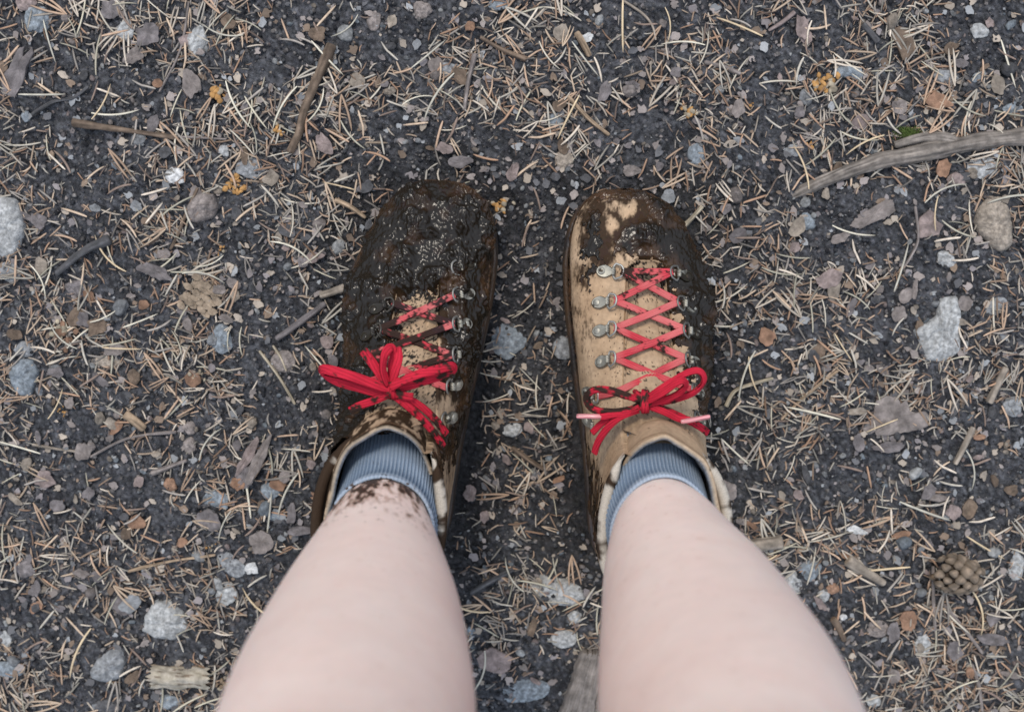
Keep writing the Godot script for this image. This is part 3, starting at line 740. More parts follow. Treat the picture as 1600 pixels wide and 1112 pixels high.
# ---------------------------------------------------------------- boots
# Stations from toe to collar: dorsal point z y, plantar point z y, half width, side offset, roundness of the upper and lower half (a right boot, millimetres)
const STATIONS := [
	[1.0, 30.0, 1.0, 23.0, 5.0, -11.0, 2.0, 2.0],
	[2.5, 38.0, 2.0, 19.0, 15.0, -11.0, 2.1, 2.4],
	[9.0, 46.0, 8.0, 17.0, 26.0, -11.0, 2.2, 3.0],
	[22.0, 53.5, 20.0, 17.0, 35.0, -9.5, 2.35, 4.0],
	[40.0, 57.0, 40.0, 17.0, 41.0, -6.5, 2.35, 4.0],
	[60.0, 62.0, 62.0, 17.0, 45.0, -2.5, 2.2, 4.0],
	[80.0, 71.0, 84.0, 17.0, 46.5, 0.0, 2.05, 4.0],
	[100.0, 83.0, 110.0, 17.0, 45.0, 1.0, 1.95, 4.0],
	[117.0, 95.0, 145.0, 17.0, 42.0, 1.5, 1.95, 4.0],
	[130.0, 106.0, 190.0, 17.0, 39.0, 3.0, 2.0, 4.0],
	[138.0, 115.0, 240.0, 18.0, 37.5, 4.0, 2.1, 3.4],
	[143.0, 122.0, 264.0, 34.0, 37.0, 4.0, 2.2, 2.6],
	[146.0, 128.0, 270.0, 64.0, 37.0, 4.0, 2.2, 2.3],
	[148.5, 134.0, 266.0, 100.0, 37.0, 4.0, 2.2, 2.3],
	[150.0, 139.0, 260.0, 134.0, 37.5, 4.0, 2.2, 2.2],
]
# outline of the outsole: z, side offset, half width
const SOLE := [[0.0, -11.0, 0.0], [0.8, -11.0, 9.0], [4.0, -11.0, 20.5], [11.0, -10.8, 29.5], [23.0, -9.8, 37.5], [42.0, -7.0, 44.5], [60.0, -3.0, 49.0], [78.0, 0.0, 50.8], [100.0, 1.2, 49.5], [126.0, 1.5, 46.5], [160.0, 2.5, 42.5], [200.0, 4.0, 40.0], [235.0, 4.0, 37.5], [255.0, 4.0, 31.0], [267.0, 4.0, 21.0], [273.0, 4.0, 10.0], [274.5, 4.0, 0.0]]
const ACROSS_TOP := 224
const ACROSS_LOW := 56
const ALONG := 290


class Boot:
	var root: Node3D
	var side := 1.0            # 1 right, -1 left
	var yaw := 0.0
	var smears := []           # thin brown dirt: x z rx rz in boot millimetres, x towards the outer side
	var clumps := []           # thick mud
	var bare := []             # wiped or clean spots
	var throat := 0.0          # shift of the lacing gap towards the outer side
	var v := PackedVector3Array()
	var n := PackedVector3Array()
	var local := PackedVector3Array()   # boot millimetres
	var drop := PackedFloat32Array()
	var high := PackedFloat32Array()    # tallest point per millimetre of plan
	var rim := []

	# boot millimetres (outer side positive) to metres in the scene, about the root
	func out(p: Vector3) -> Vector3:
		return (Vector3(p.x * side, p.y, p.z) * 0.001).rotated(Vector3.UP, yaw)

	func mm(p: Vector3) -> Vector3:
		var q := p.rotated(Vector3.UP, -yaw) * 1000.0
		return Vector3(q.x * side, q.y, q.z)

	func height_at(q: Vector3) -> float:
		var x := clampi(int(round(q.x)) + 64, 1, 126)
		var z := clampi(int(round(q.z)) + 10, 1, 298)
		var best := 0.0
		for a in [-1, 0, 1]:
			for b in [-1, 0, 1]:
				best = maxf(best, high[(x + a) * 300 + z + b])
		return best

	func normal_at(q: Vector3) -> Vector3:
		var e := 4.0
		var a := height_at(q + Vector3(e, 0, 0)) - height_at(q - Vector3(e, 0, 0))
		var b := height_at(q + Vector3(0, 0, e)) - height_at(q - Vector3(0, 0, e))
		var m := Vector3(-clampf(a / (2 * e), -1.2, 1.2), 1.0, -clampf(b / (2 * e), -1.2, 1.2)).normalized()
		return Vector3(m.x * side, m.y, m.z).rotated(Vector3.UP, yaw)

	# a point on the boot below or above (x, z) of the scene, relative to the root, lifted along the normal
	func on(x: float, z: float, lift: float) -> Vector3:
		var q := mm(Vector3(x, 0, z) - root.position)
		q.y = height_at(q)
		return out(q) + normal_at(q) * lift

	static func blobs(list: Array, x: float, z: float) -> float:
		var best := -3.0
		for b in list:
			var d := Vector2((x - b[0]) / b[2], (z - b[1]) / b[3]).length()
			best = maxf(best, (1.0 - d) * minf(b[2], b[3]) / 11.0)
		return best


func new_boot(side: float, at: Vector3, yaw: float, label: String) -> Boot:
	var b := Boot.new()
	b.side = side
	b.yaw = yaw
	b.root = thing("hiking_boot", label, "boot", at, "pair of hiking boots")
	return b


func shape_boot(b: Boot) -> void:
	# resample the stations so that rings stand evenly along the boot
	var fine := []
	for k in 501:
		var row := PackedFloat32Array()
		for col in 8:
			row.append(spline(STATIONS.map(func(s): return s[col]), k / 500.0))
		fine.append(row)
	var dist := [0.0]
	for k in range(1, 501):
		var d1 := Vector2(fine[k][0] - fine[k - 1][0], fine[k][1] - fine[k - 1][1]).length()
		var d2 := Vector2(fine[k][2] - fine[k - 1][2], fine[k][3] - fine[k - 1][3]).length()
		dist.append(dist[-1] + 0.55 * d1 + 0.45 * d2 + 0.6 * absf(fine[k][4] - fine[k - 1][4]))
	var around := ACROSS_TOP + ACROSS_LOW
	b.local.resize(ALONG * around)
	b.v.resize(ALONG * around)
	b.high.resize(128 * 300)
	var at := 0
	for j in ALONG:
		var want: float = dist[-1] * j / (ALONG - 1)
		while at < 499 and dist[at + 1] < want:
			at += 1
		var f: float = clampf((want - dist[at]) / maxf(1e-6, dist[at + 1] - dist[at]), 0, 1)
		var s := PackedFloat32Array()
		for col in 8:
			s.append(lerpf(fine[at][col], fine[at + 1][col], f))
		var up := Vector2(s[0], s[1])
		var low := Vector2(s[2], s[3])
		var mid := low.lerp(up, 0.42)
		for k in around:
			var a := PI * k / ACROSS_TOP if k < ACROSS_TOP else PI + PI * (k - ACROSS_TOP) / ACROSS_LOW
			var c := cos(a)
			var si := sin(a)
			var e := 2.0 / (s[6] if si >= 0.0 else s[7])
			var x := signf(c) * pow(absf(c), e) * s[4] + s[5]
			var h := pow(absf(si), e)
			var p := mid + ((up - mid) if si >= 0.0 else (low - mid)) * h
			# the padded collar stands wide on the outer side
			x += 7.0 * smoothstep(58.0, 128.0, p.y) * clampf((x - s[5]) / s[4], 0.0, 1.0) * smoothstep(130.0, 185.0, p.x)
			b.local[j * around + k] = Vector3(x, p.y, p.x)
	var g := Geo.new()
	for p in b.local:
		g.v.append(b.out(p))
		g.c.append(Color.WHITE)
	g.rows(0, around, ALONG, true)
	b.n = g.mesh().surface_get_arrays(0)[Mesh.ARRAY_NORMAL]
	# the gap for the laces, where the tongue lies lower than the quarters; creases; height map
	b.drop.resize(b.local.size())
	for j in ALONG:
		for k in around:
			var id := j * around + k
			var q := b.local[id]
			var d := 0.0
			if k < ACROSS_TOP and q.y > 48.0 and q.z < 185.0:
				var half := lerpf(12.5, 19.0, clampf((q.z - 50.0) / 95.0, 0, 1))
				half *= sqrt(clampf((q.z - 43.0) / 9.0, 0.0, 1.0))
				var inside := smoothstep(half + 0.9, half - 0.6, absf(q.x - b.throat - 1.5)) * smoothstep(43.0, 47.0, q.z)
				d = inside * -4.2
			d += 0.55 * lump_noise.get_noise_3dv(q * 2.3 + Vector3(b.side * 77, 0, 0)) + 0.16 * fine_noise.get_noise_3dv(q * 5.0)
			# stitched seam that crosses the toe, and the row beside the lacing
			d -= 0.35 * smoothstep(0.6, 0.1, absf(absf(q.x - b.throat - 1.5) - lerpf(17.5, 24.0, clampf((q.z - 50.0) / 95.0, 0, 1)))) * smoothstep(44, 48, q.z) * (1.0 if k < ACROSS_TOP and q.y > 50.0 and q.z < 160.0 else 0.0)
			b.drop[id] = d
			b.v[id] = g.v[id] + b.n[id] * d * 0.001
			var hx := clampi(int(round(q.x)) + 64, 0, 127)
			var hz := clampi(int(round(q.z)) + 10, 0, 299)
			b.high[hx * 300 + hz] = maxf(b.high[hx * 300 + hz], q.y + minf(0.0, d))
	for k in around:
		b.rim.append(b.v[(ALONG - 1) * around + k])


func mud_at(b: Boot, q: Vector3) -> float:
	var m := Boot.blobs(b.clumps, q.x, q.z)
	if q.y < 34.0:
		m = maxf(m, (32.0 - q.y) / 14.0)
	var clean := Boot.blobs(b.bare, q.x, q.z)
	if clean > 0.0:
		m -= clean * 1.6
	return m + 0.62 * lump_noise.get_noise_3dv(q * 6.0 + Vector3(0, 300 * b.side, 0)) + 0.42 * fine_noise.get_noise_3dv(q * 7.0)


func build_upper(b: Boot) -> void:
	var around := ACROSS_TOP + ACROSS_LOW
	var tan_leather := Color(0.44, 0.295, 0.18)
	var worn := Color(0.55, 0.395, 0.26)
	var brown := Color(0.028, 0.015, 0.0085)
	var g := Geo.new()
	g.v = b.v.duplicate()
	g.c.resize(g.v.size())
	for id in g.v.size():
		var q := b.local[id]
		var c := tan_leather.lerp(worn, clampf(0.5 + 0.9 * lump_noise.get_noise_3dv(q * 2.0), 0, 1))
		c = c * (1.0 + 0.16 * fine_noise.get_noise_3dv(q * 3.0))
		var s := Boot.blobs(b.smears, q.x, q.z)
		s = maxf(s, (36.0 - q.y) / 10.0)
		var clean := Boot.blobs(b.bare, q.x, q.z)
		if clean > 0.0:
			s -= clean * 2.2
		# dirt drags along the boot in streaks
		s += 0.5 * fine_noise.get_noise_3d(q.x * 9.0, q.y * 6.0, q.z * 3.4) + 0.65 * lump_noise.get_noise_3d(q.x * 7.0, q.y * 5.0, q.z * 4.5)
		c = c.lerp(brown, smoothstep(-0.12, 0.6, s + 0.22 * fine_noise.get_noise_3dv(q * 13.0)) * 0.96)
		# fine splashes
		var dot := fine_noise.get_noise_3dv(q * 14.0 + Vector3(500, 0, 0))
		c = c.lerp(Color(0.03, 0.022, 0.016), smoothstep(0.52, 0.6, dot + 0.12 * lump_noise.get_noise_3dv(q)))
		g.c[id] = Color(c.r, c.g, c.b)
	g.rows(0, around, ALONG, true)
	var ends := g.point(b.out(Vector3(-11, 26, 0.6)), brown)
	g.fan(0, around, ends)
	put("upper", g.mesh(), grain("leather", 0.72, noise_tex("leather_tone", 0.03, 4, 0.78, 1.0), 14.0, noise_tex("leather_relief", 0.06, 3, 0.0, 1.0, FastNoiseLite.TYPE_CELLULAR), 0.035, 0.24), b.root)


func build_mud(b: Boot, label: String) -> void:
	var around := ACROSS_TOP + ACROSS_LOW
	var g := Geo.new()
	var m := PackedFloat32Array()
	m.resize(b.local.size())
	g.v.resize(b.local.size())
	g.c.resize(b.local.size())
	var black := Color(0.0177, 0.0119, 0.0079)
	var brown := Color(0.085, 0.046, 0.024)
	for id in b.local.size():
		var q := b.local[id]
		var a := mud_at(b, q)
		m[id] = a
		var lump := clampf(0.5 + 0.75 * lump_noise.get_noise_3dv(q * 12.0 + Vector3(90, 0, 0)), 0, 1)
		var blob := absf(lump_noise.get_noise_3dv(q * 17.0 + Vector3(0, 90, 200)))
		var crumb := 1.0 - absf(fine_noise.get_noise_3dv(q * 7.5)) * 2.0
		var crumb2 := 1.0 - absf(fine_noise.get_noise_3dv(q * 14.0 + Vector3(0, 60, 0))) * 2.0
		var core := smoothstep(0.1, 1.3, a)
		# smooth wet films between crumbly heaps
		var heap := smoothstep(-0.25, 0.35, lump_noise.get_noise_3dv(q * 3.2 + Vector3(700, 0, 0)) + 0.25 * fine_noise.get_noise_3dv(q * 2.0))
		var thick := -1.6 + smoothstep(-0.1, 0.22, a) * 2.3 + core * (0.2 + 2.2 * heap + (0.4 + 0.6 * heap) * (3.2 * lump * lump + 2.4 * blob) + (0.15 + 0.85 * heap) * (0.9 * crumb + 0.3 * crumb2))
		if q.y < 36.0:
			thick = minf(thick, 1.2 + 1.0 * crumb)
		g.v[id] = b.v[id] + b.n[id] * (thick - minf(0.0, b.drop[id]) * (1.0 if b.side < 0.0 and q.z < 84.0 else 0.5) * core) * 0.001
		var c := black.lerp(brown, clampf(0.28 + 0.9 * lump_noise.get_noise_3dv(q * 4.0 + Vector3(0, 0, 400)) - core * 0.5 + smoothstep(50.0, 32.0, q.y) * 0.55, 0, 1))
		g.c[id] = c
	var all := Geo.new()
	all.rows(0, around, ALONG, true)
	for f in range(0, all.i.size(), 3):
		if maxf(m[all.i[f]], maxf(m[all.i[f + 1]], m[all.i[f + 2]])) > -0.3:
			g.i.append(all.i[f]); g.i.append(all.i[f + 1]); g.i.append(all.i[f + 2])
	var o := put("mud", g.mesh(), grain("wet_mud", 0.2, noise_tex("mud_tone", 0.05, 3, 0.8, 1.0), 20.0, noise_tex("mud_relief", 0.035, 4, 0.0, 1.0), 0.02, 0.36), b.root)
	o.set_meta("label", label)


func build_sole(b: Boot) -> void:
	var pts := []
	for sd in [1.0, -1.0]:
		for k in 90:
			var u: float = k / 90.0
			u = 0.5 - 0.5 * cos(u * PI)
			if sd < 0.0:
				u = 1.0 - u
			var s := [spline(SOLE.map(func(r): return r[0]), u), spline(SOLE.map(func(r): return r[1]), u), spline(SOLE.map(func(r): return r[2]), u)]
			pts.append(Vector2(s[1] + sd * maxf(0.0, s[2]), s[0]))
	var n := pts.size()
	var g := Geo.new()
	var levels := [[0.0, -4.5], [1.0, -2.5], [7.5, -1.0], [8.5, 0.0], [13.0, 0.4], [14.0, -0.6], [15.2, -0.6], [16.2, 0.4], [20.5, 0.0], [22.5, -1.6], [23.0, -5.0]]
	for lv in levels:
		for k in n:
			var t: Vector2 = (pts[(k + 1) % n] - pts[(k + n - 1) % n]).normalized()
			var nor := Vector2(-t.y, t.x)
			var mid := Vector2(2, 130)
			if nor.dot(pts[k] - mid) < 0.0:
				nor = -nor
			var inset: float = lv[1]
			if lv[0] < 8.0 and fmod(k * 0.5, 4.0) < 1.2:
				inset -= 4.0
			var p: Vector2 = pts[k] + nor * (inset + 0.5 * lump_noise.get_noise_2d(k * 60.0, lv[0] * 20))
			var mud := clampf(0.5 + 1.2 * lump_noise.get_noise_2d(p.x * 5, p.y * 5 + lv[0] * 20), 0, 1)
			g.point(b.out(Vector3(p.x, lv[0], p.y)), Color(0.03, 0.026, 0.024).lerp(Color(0.075, 0.045, 0.026), mud))
	g.rows(0, n, levels.size(), true)
	for e in [0, levels.size() - 1]:
		var c := g.point(b.out(Vector3(2, levels[e][0], 130)), Color(0.03, 0.026, 0.024))
		g.fan(e * n, n, c)
	var o := put("outsole", g.mesh(), grain("wet_rubber", 0.4, noise_tex("mud_tone", 0.05, 3, 0.8, 1.0), 20.0, noise_tex("mud_relief", 0.035, 4, 0.0, 1.0), 0.05, 0.5), b.root)
	o.set_meta("label", "dark rubber outsole and rand smeared with brown mud")


# rolled cream edge round the opening, with the lining that goes down inside
func build_lining(b: Boot) -> void:
	var around := ACROSS_TOP + ACROSS_LOW
	var axis := b.out(Vector3(4, 138, 205))
	var prof := [[-0.4, -5.0, 0], [-1.2, -1.0, 0], [-0.4, 1.8, 0], [1.8, 3.4, 0], [4.4, 3.0, 0], [6.0, 0.6, 0], [6.8, -8.0, 1], [7.5, -20.0, 1], [8.0, -45.0, 1]]
	var picks := []
	for k in around:
		var q := b.local[(ALONG - 1) * around + k]
		if q.z > 175.0 or absf(q.x - b.throat - 1.5) > 19.5:
			picks.append(k)
	# start just after the gap
	var start := 0
	for k in picks.size():
		if picks[(k + 1) % picks.size()] != (picks[k] + 1) % around:
			start = (k + 1) % picks.size()
	var g := Geo.new()
	for s in picks.size():
		var k: int = picks[(start + s) % picks.size()]
		var p := b.out(b.local[(ALONG - 1) * around + k])
		var inward := (axis - p)
		inward.y = 0
		inward = inward.normalized()
		var ends := smoothstep(0.0, 22.0, minf(s, picks.size() - 1 - s))
		for pr in prof:
			var wob := 0.3 * lump_noise.get_noise_2d(k * 9.0, pr[1] * 9.0)
			var c := Color(0.62, 0.55, 0.46) if pr[2] == 0 else Color(0.33, 0.33, 0.35)
			if pr[2] == 0:
				c = c.lerp(Color(0.05, 0.03, 0.018), smoothstep(0.1, 0.42, 0.15 * fine_noise.get_noise_3dv((b.mm(p) + Vector3(0, pr[1], pr[0])) * 9.0) + lump_noise.get_noise_3dv(b.mm(p) * 6.0) + ((0.15 + 0.4 * smoothstep(0.0, 30.0, b.mm(p).x)) if b.side < 0 else -0.15) + (0.25 if pr[0] < 0 else 0.0)))
			g.point(p + inward * (pr[0] * lerpf(0.25, 1.0, ends) + wob) * 0.001 + Vector3.UP * ((pr[1] * lerpf(0.3, 1.0, ends) - 2.5 * (1.0 - ends)) + wob) * 0.001, c)
	g.rows(0, prof.size(), picks.size(), false)
	put("collar_lining", g.mesh(), grain("lining", 0.9, noise_tex("cloth_tone", 0.08, 3, 0.72, 1.0), 22.0, noise_tex("cloth_relief", 0.12, 2, 0.0, 1.0), 0.04, 0.3), b.root)


# tongue: a strip under the laces and a broad flap that stands up in front of the ankle
func build_tongue(b: Boot, tall: Array, lean: float) -> void:
	var tan_leather := Color(0.44, 0.31, 0.20)
	var muddy := Color(0.04, 0.024, 0.015)
	var g := Geo.new()
	var nz := 130
	var nx := 60
	for j in nz + 1:
		var z := lerpf(44.0, 150.0, float(j) / nz)
		var half := lerpf(17.0, 24.0, clampf((z - 50.0) / 95.0, 0, 1))
		for k in nx + 1:
			var x := (2.0 * k / nx - 1.0) * half + b.throat + 1.5
			# height of the foot's back above this point, from the stations' dorsal line
			var y := dorsal(x, z, b) - 2.6
			var fold := 0.7 * lump_noise.get_noise_3d(x * 3.0, 0, z * 3.0 + 50 * b.side) + 1.1 * cos((x - b.throat) * 0.21)
			# two soft seams along the padded tongue
			fold -= 0.9 * smoothstep(1.1, 0.2, absf(absf(x - b.throat - 1.5) - 8.0 + 1.2 * sin(z * 0.1)))
			var p := Vector3(x, y + fold, z)
			var c := tan_leather * (1.0 + 0.2 * lump_noise.get_noise_3dv(p * 3.0) + 0.12 * fine_noise.get_noise_3dv(p * 4.0))
			var sm := fine_noise.get_noise_3dv(p * 12.0) + 0.6 * lump_noise.get_noise_3dv(p * 8.0) + ((0.2 + 0.5 * smoothstep(90.0, 66.0, z)) if b.side < 0 else -0.08 + 0.3 * smoothstep(66.0, 50.0, z))
			c = c.lerp(Color(0.025, 0.02, 0.016), smoothstep(0.42, 0.5, sm))
			g.point(b.out(p), Color(c.r, c.g, c.b))
	g.rows(0, nx + 1, nz + 1, false)
	var tex := grain("leather", 0.72, null, 14.0)
	var under := put("tongue", g.mesh(Vector3.UP), tex, b.root)
	# the flap
	var f := Geo.new()
	var na := 240
	var heights := []
	for h_i in 32:
		heights.append(lerpf(-46.0, 1.0, h_i / 31.0))
	for a_i in na + 1:
		var u := float(a_i) / na
		var ang := deg_to_rad(lerpf(-64.0, 104.0, u))
		var top: float = spline(tall, u)
		var d := Vector3(sin(ang), 0, -cos(ang))
		var low := Vector3(4, 0, 204) + Vector3(d.x * (35.0 + 6.0 * maxf(0.0, d.x)), 0, d.z * 64.0)
		var edge := Vector3(4, 0, 204) + Vector3(d.x * (30.5 + 5.0 * maxf(0.0, d.x)), 0, d.z * 56.0)
		low -= d * 5.0 * smoothstep(0.3, 0.05, u)
		edge -= d * 1.5 * smoothstep(0.3, 0.05, u)
		var wob := 1.4 * lump_noise.get_noise_2d(u * 320.0, 30 * b.side) + 1.6 * sin(u * 21.0) * u
		var prof := []
		for h in heights:
			var out_r := lean * smoothstep(-30.0, 0.0, h) - 5.0 * smoothstep(-20.0, -46.0, h)
			prof.append([out_r + wob * smoothstep(-30, 0, h), 138.0 + top + h, 0])
		prof.append([lean - 1.6 + wob, 138.0 + top + 1.2, 1])
		prof.append([lean - 3.4 + wob, 138.0 + top - 0.5, 2])
		prof.append([lean * 0.6 - 4.2 + wob * 0.6, 138.0 + top - 10.0, 2])
		prof.append([-6.0, 138.0 + top - 30.0, 2])
		for pr in prof:
			var p: Vector3 = low.lerp(edge, smoothstep(-32.0, 0.0, pr[1] - 138.0 - top)) + d * pr[0]
			p.y = pr[1]
			var c := tan_leather
			if pr[2] == 0:
				var s := lump_noise.get_noise_3dv(p * 6.0 + Vector3(0, 0, 90)) + 0.5 * fine_noise.get_noise_3dv(p * 6.0) + (0.42 if b.side < 0 else -0.5)
				c = (tan_leather * (1.05 + 0.15 * lump_noise.get_noise_3dv(p * 3.0))).lerp(muddy, smoothstep(0.0, 0.35, s))
				c = c.lerp(Color(0.2, 0.12, 0.07), 0.7 * smoothstep(0.5, 0.1, absf(pr[1] - 138.0 - top + 5.0)))
			elif pr[2] == 1:
				c = Color(0.5, 0.4, 0.3)
			else:
				c = Color(0.42, 0.43, 0.45) * (1.0 + 0.7 * fine_noise.get_noise_3dv(p * 16.0))
			f.point(b.out(p), Color(c.r, c.g, c.b))
	f.rows(0, heights.size() + 4, na + 1, false)
	var o := put("tongue_flap", f.mesh(), tex, under)
	o.set_meta("label", "padded top of the tongue standing up before the sock, grey lining inside")


func dorsal(x: float, z: float, b: Boot) -> float:
	# plan height of the smooth upper, without the gap: scan the top of the loft
	var q := Vector3(x, 0, z)
	return b.height_at(q) + (4.0 if smooth_gap(q, b) else 0.0)


func smooth_gap(q: Vector3, b: Boot) -> bool:
	return absf(q.x - b.throat - 1.5) < lerpf(12.5, 19.0, clampf((q.z - 50.0) / 95.0, 0, 1)) - 0.1 and q.z > 46.0


# riveted plate with a ring; `towards` is the way to the lacing
func build_hook(b: Boot, x: float, z: float, towards: Vector3, muddy: float, open_hook := false) -> Vector3:
	var n := b.normal_at(b.mm(Vector3(x, 0, z) - b.root.position))
	var at := b.on(x, z, 0.0004)
	var t := (towards - n * towards.dot(n)).normalized()
	var w := n.cross(t)
	var metal := plain("aged_metal", 0.55, 0.5)
	metal.metallic = 0.75
	if muddy > 0.85:
		metal = mats["wet_mud"]
	var steel := Color(0.31, 0.295, 0.25)
	var dirt := Color(0.03, 0.024, 0.018)
	var tint := func(p: Vector3) -> Color: return (steel * (1.0 + 0.4 * fine_noise.get_noise_3dv(p * 14000))).lerp(dirt, smoothstep(0.05, 0.3, lump_noise.get_noise_3dv(p * 9000) + 0.5 * fine_noise.get_noise_3dv(p * 6000) + muddy - 0.45)) * (1.0 + 0.15 * fine_noise.get_noise_3dv(p * 9000))
	var g := Geo.new()
	var prof := [[0.0, 1.0], [0.0007, 1.0], [0.0011, 0.9]]
	for pr in prof:
		for k in 28:
			var a := TAU * k / 28
			var lx := cos(a) * 0.0062
			var lw := sin(a) * (0.0043 if cos(a) < 0.1 else lerpf(0.0043, 0.0031, cos(a)))
			var p: Vector3 = at + t * (lx * pr[1] + 0.0012) + w * lw * pr[1] + n * pr[0]
			g.point(p, tint.call(p))
	g.rows(0, 28, 3, true)
	g.fan(56, 28, g.point(at + t * 0.0012 + n * 0.0011, tint.call(at)))
	var plate := put("hook", g.mesh(n), metal, b.root)
	var r := Geo.new()
	for j in 7:
		var el := PI / 2 * j / 6
		for k in 18:
			var a := TAU * k / 18
			var p := at - t * 0.0012 + (t * cos(a) + w * sin(a)) * 0.0026 * cos(el) + n * (0.001 + 0.001 * sin(el))
			r.point(p, tint.call(p))
	r.rows(0, 18, 7, true)
	put("rivet", r.mesh(n), metal, plate)
	# the ring is a bent wire that stands off the plate
	var loop := []
	var rad := []
	var count := 9 if open_hook else 13
	for k in count:
		var a := TAU * k / 12.0 - PI
		var pull := 1.25 if cos(a) < 0 else 1.0
		loop.append(at + t * (0.0102 + cos(a) * 0.0038) + w * sin(a) * 0.0045 * pull + n * (0.0021 + 0.0012 * cos(a)))
		rad.append(0.00075)
	put("ring", stick_geo(loop, rad, Color(0.36, 0.35, 0.32).lerp(dirt, clampf(muddy * 1.3 - 0.4, 0.0, 0.9)), 5, 0.0, 8, 0.0007, 0.0).mesh(), metal, plate)
	# the tab that holds the ring
	var tab := []
	for k in 7:
		var a := PI * k / 6
		tab.append(at + t * (0.0064 + 0.0016 * sin(a)) + n * (0.0008 + 0.0028 * (1.0 - cos(a)) * 0.5))
	put("tab", ribbon_geo(tab, [n + t, n + t, n + t], 0.0026, 0.0005, steel, muddy * 0.6, 3).mesh(), metal, plate)
	return at + t * 0.0125 + n * 0.0025


func lace_span(b: Boot, p: Vector3, q: Vector3, over: float, muddy: float, number: int, parent: Node3D) -> void:
	var pts := []
	var ups := []
	for k in 9:
		var u := k / 8.0
		var m := p.lerp(q, u)
		var world := m + b.root.position
		var s := b.on(world.x, world.z, 0.0018)
		m.y = maxf(m.y + over * sin(PI * u), s.y)
		pts.append(m)
		ups.append(b.normal_at(b.mm(m)).lerp(Vector3.UP, 0.35).normalized())
	put("lace", ribbon_geo(pts, ups, 0.0023, 0.0009, Color(0.45, 0.042, 0.058), muddy, number, 0.75).mesh(), plain("lace_cord", 0.85, 0.3), parent)


# free ribbons of the bow; points are millimetres in the scene, ups the way the flat faces look
func lace_path(b: Boot, rows: Array, up: Array, half_w: float, muddy: float, number: int, called: String, parent: Node3D, fade := 0.0) -> Node3D:
	var pts := []
	var ups := []
	for r in rows:
		pts.append(Vector3(r[0], r[1], r[2]) * 0.001 - b.root.position)
	for r in up:
		ups.append(Vector3(r[0], r[1], r[2]).normalized())
	return put(called, ribbon_geo(pts, ups, half_w * 0.63, 0.001, Color(0.43, 0.0165, 0.036), muddy, number, fade).mesh(), plain("lace_cord", 0.85, 0.3), parent)


func build_aglet(b: Boot, from: Vector3, to: Vector3, parent: Node3D) -> void:
	var a := from * 0.001 - b.root.position
	var z := to * 0.001 - b.root.position
	var r := [0.0015, 0.0017, 0.0016, 0.0016, 0.0015]
	var p := []
	for k in 5:
		p.append(a.lerp(z, k / 4.0))
	var m := plain("clear_tip", 0.25, 0.5)
	put("aglet", stick_geo(p, r, Color(0.52, 0.21, 0.22), 2, 0.0, 10, 0.001, 0.0).mesh(), m, parent)


# ---------------------------------------------------------------- the walker's legs
# height, then for each leg: centre x, centre z, radius (millimetres)
const LEG_RIGHT := [[40, 90, 206, 29], [100, 90, 205, 30], [150, 90, 199, 29], [166, 90, 197, 29.5], [181, 91.5, 203, 35], [210, 94, 214.5, 43], [250, 98.5, 226.5, 51.5], [300, 101, 238.5, 58.5], [340, 102.5, 246, 62], [400, 102, 249, 59], [460, 98, 251, 54], [500, 97, 256, 57], [600, 94, 276, 68], [750, 88, 302, 82], [880, 84, 325, 90]]
const LEG_LEFT := [[40, -77, 206, 29], [100, -77, 205, 30], [150, -77.5, 199, 29], [166, -78, 197, 29.5], [181, -78, 202, 34], [210, -77.5, 213, 41.5], [250, -77, 225.5, 50.5], [300, -77, 237.5, 57.5], [340, -77, 245, 61], [400, -76.5, 249, 59], [460, -73, 251, 54], [500, -72, 256, 57], [600, -70, 276, 68], [750, -64, 302, 82], [880, -60, 325, 90]]
var leg_rows := [PackedVector3Array(), PackedVector3Array()]


func leg_table() -> void:
	for w in 2:
		var rows: Array = [LEG_LEFT, LEG_RIGHT][w]
		var k := 0
		for y in range(40, 881):
			while k < rows.size() - 2 and rows[k + 1][0] < y:
				k += 1
			var f: float = (y - rows[k][0]) / float(rows[k + 1][0] - rows[k][0])
			var got := Vector3.ZERO
			for c in 3:
				var a: float = rows[maxi(k - 1, 0)][c + 1]
				var b: float = rows[k][c + 1]
				var d: float = rows[k + 1][c + 1]
				var e: float = rows[mini(k + 2, rows.size() - 1)][c + 1]
				# slopes by uneven spacing keep the curve smooth
				var h: float = rows[k + 1][0] - rows[k][0]
				var m0: float = (d - a) / maxf(1.0, rows[k + 1][0] - rows[maxi(k - 1, 0)][0]) * h
				var m1: float = (e - b) / maxf(1.0, rows[mini(k + 2, rows.size() - 1)][0] - rows[k][0]) * h
				var f2 := f * f
				var f3 := f2 * f
				got[c] = (2 * f3 - 3 * f2 + 1) * b + (f3 - 2 * f2 + f) * m0 + (-2 * f3 + 3 * f2) * d + (f3 - f2) * m1
			leg_rows[w].append(got * 0.001)


func leg_at(w: int, y: float) -> Vector3:
	var u := clampf(y * 1000.0 - 40.0, 0.0, 839.999)
	return leg_rows[w][int(u)].lerp(leg_rows[w][int(u) + 1], u - int(u))


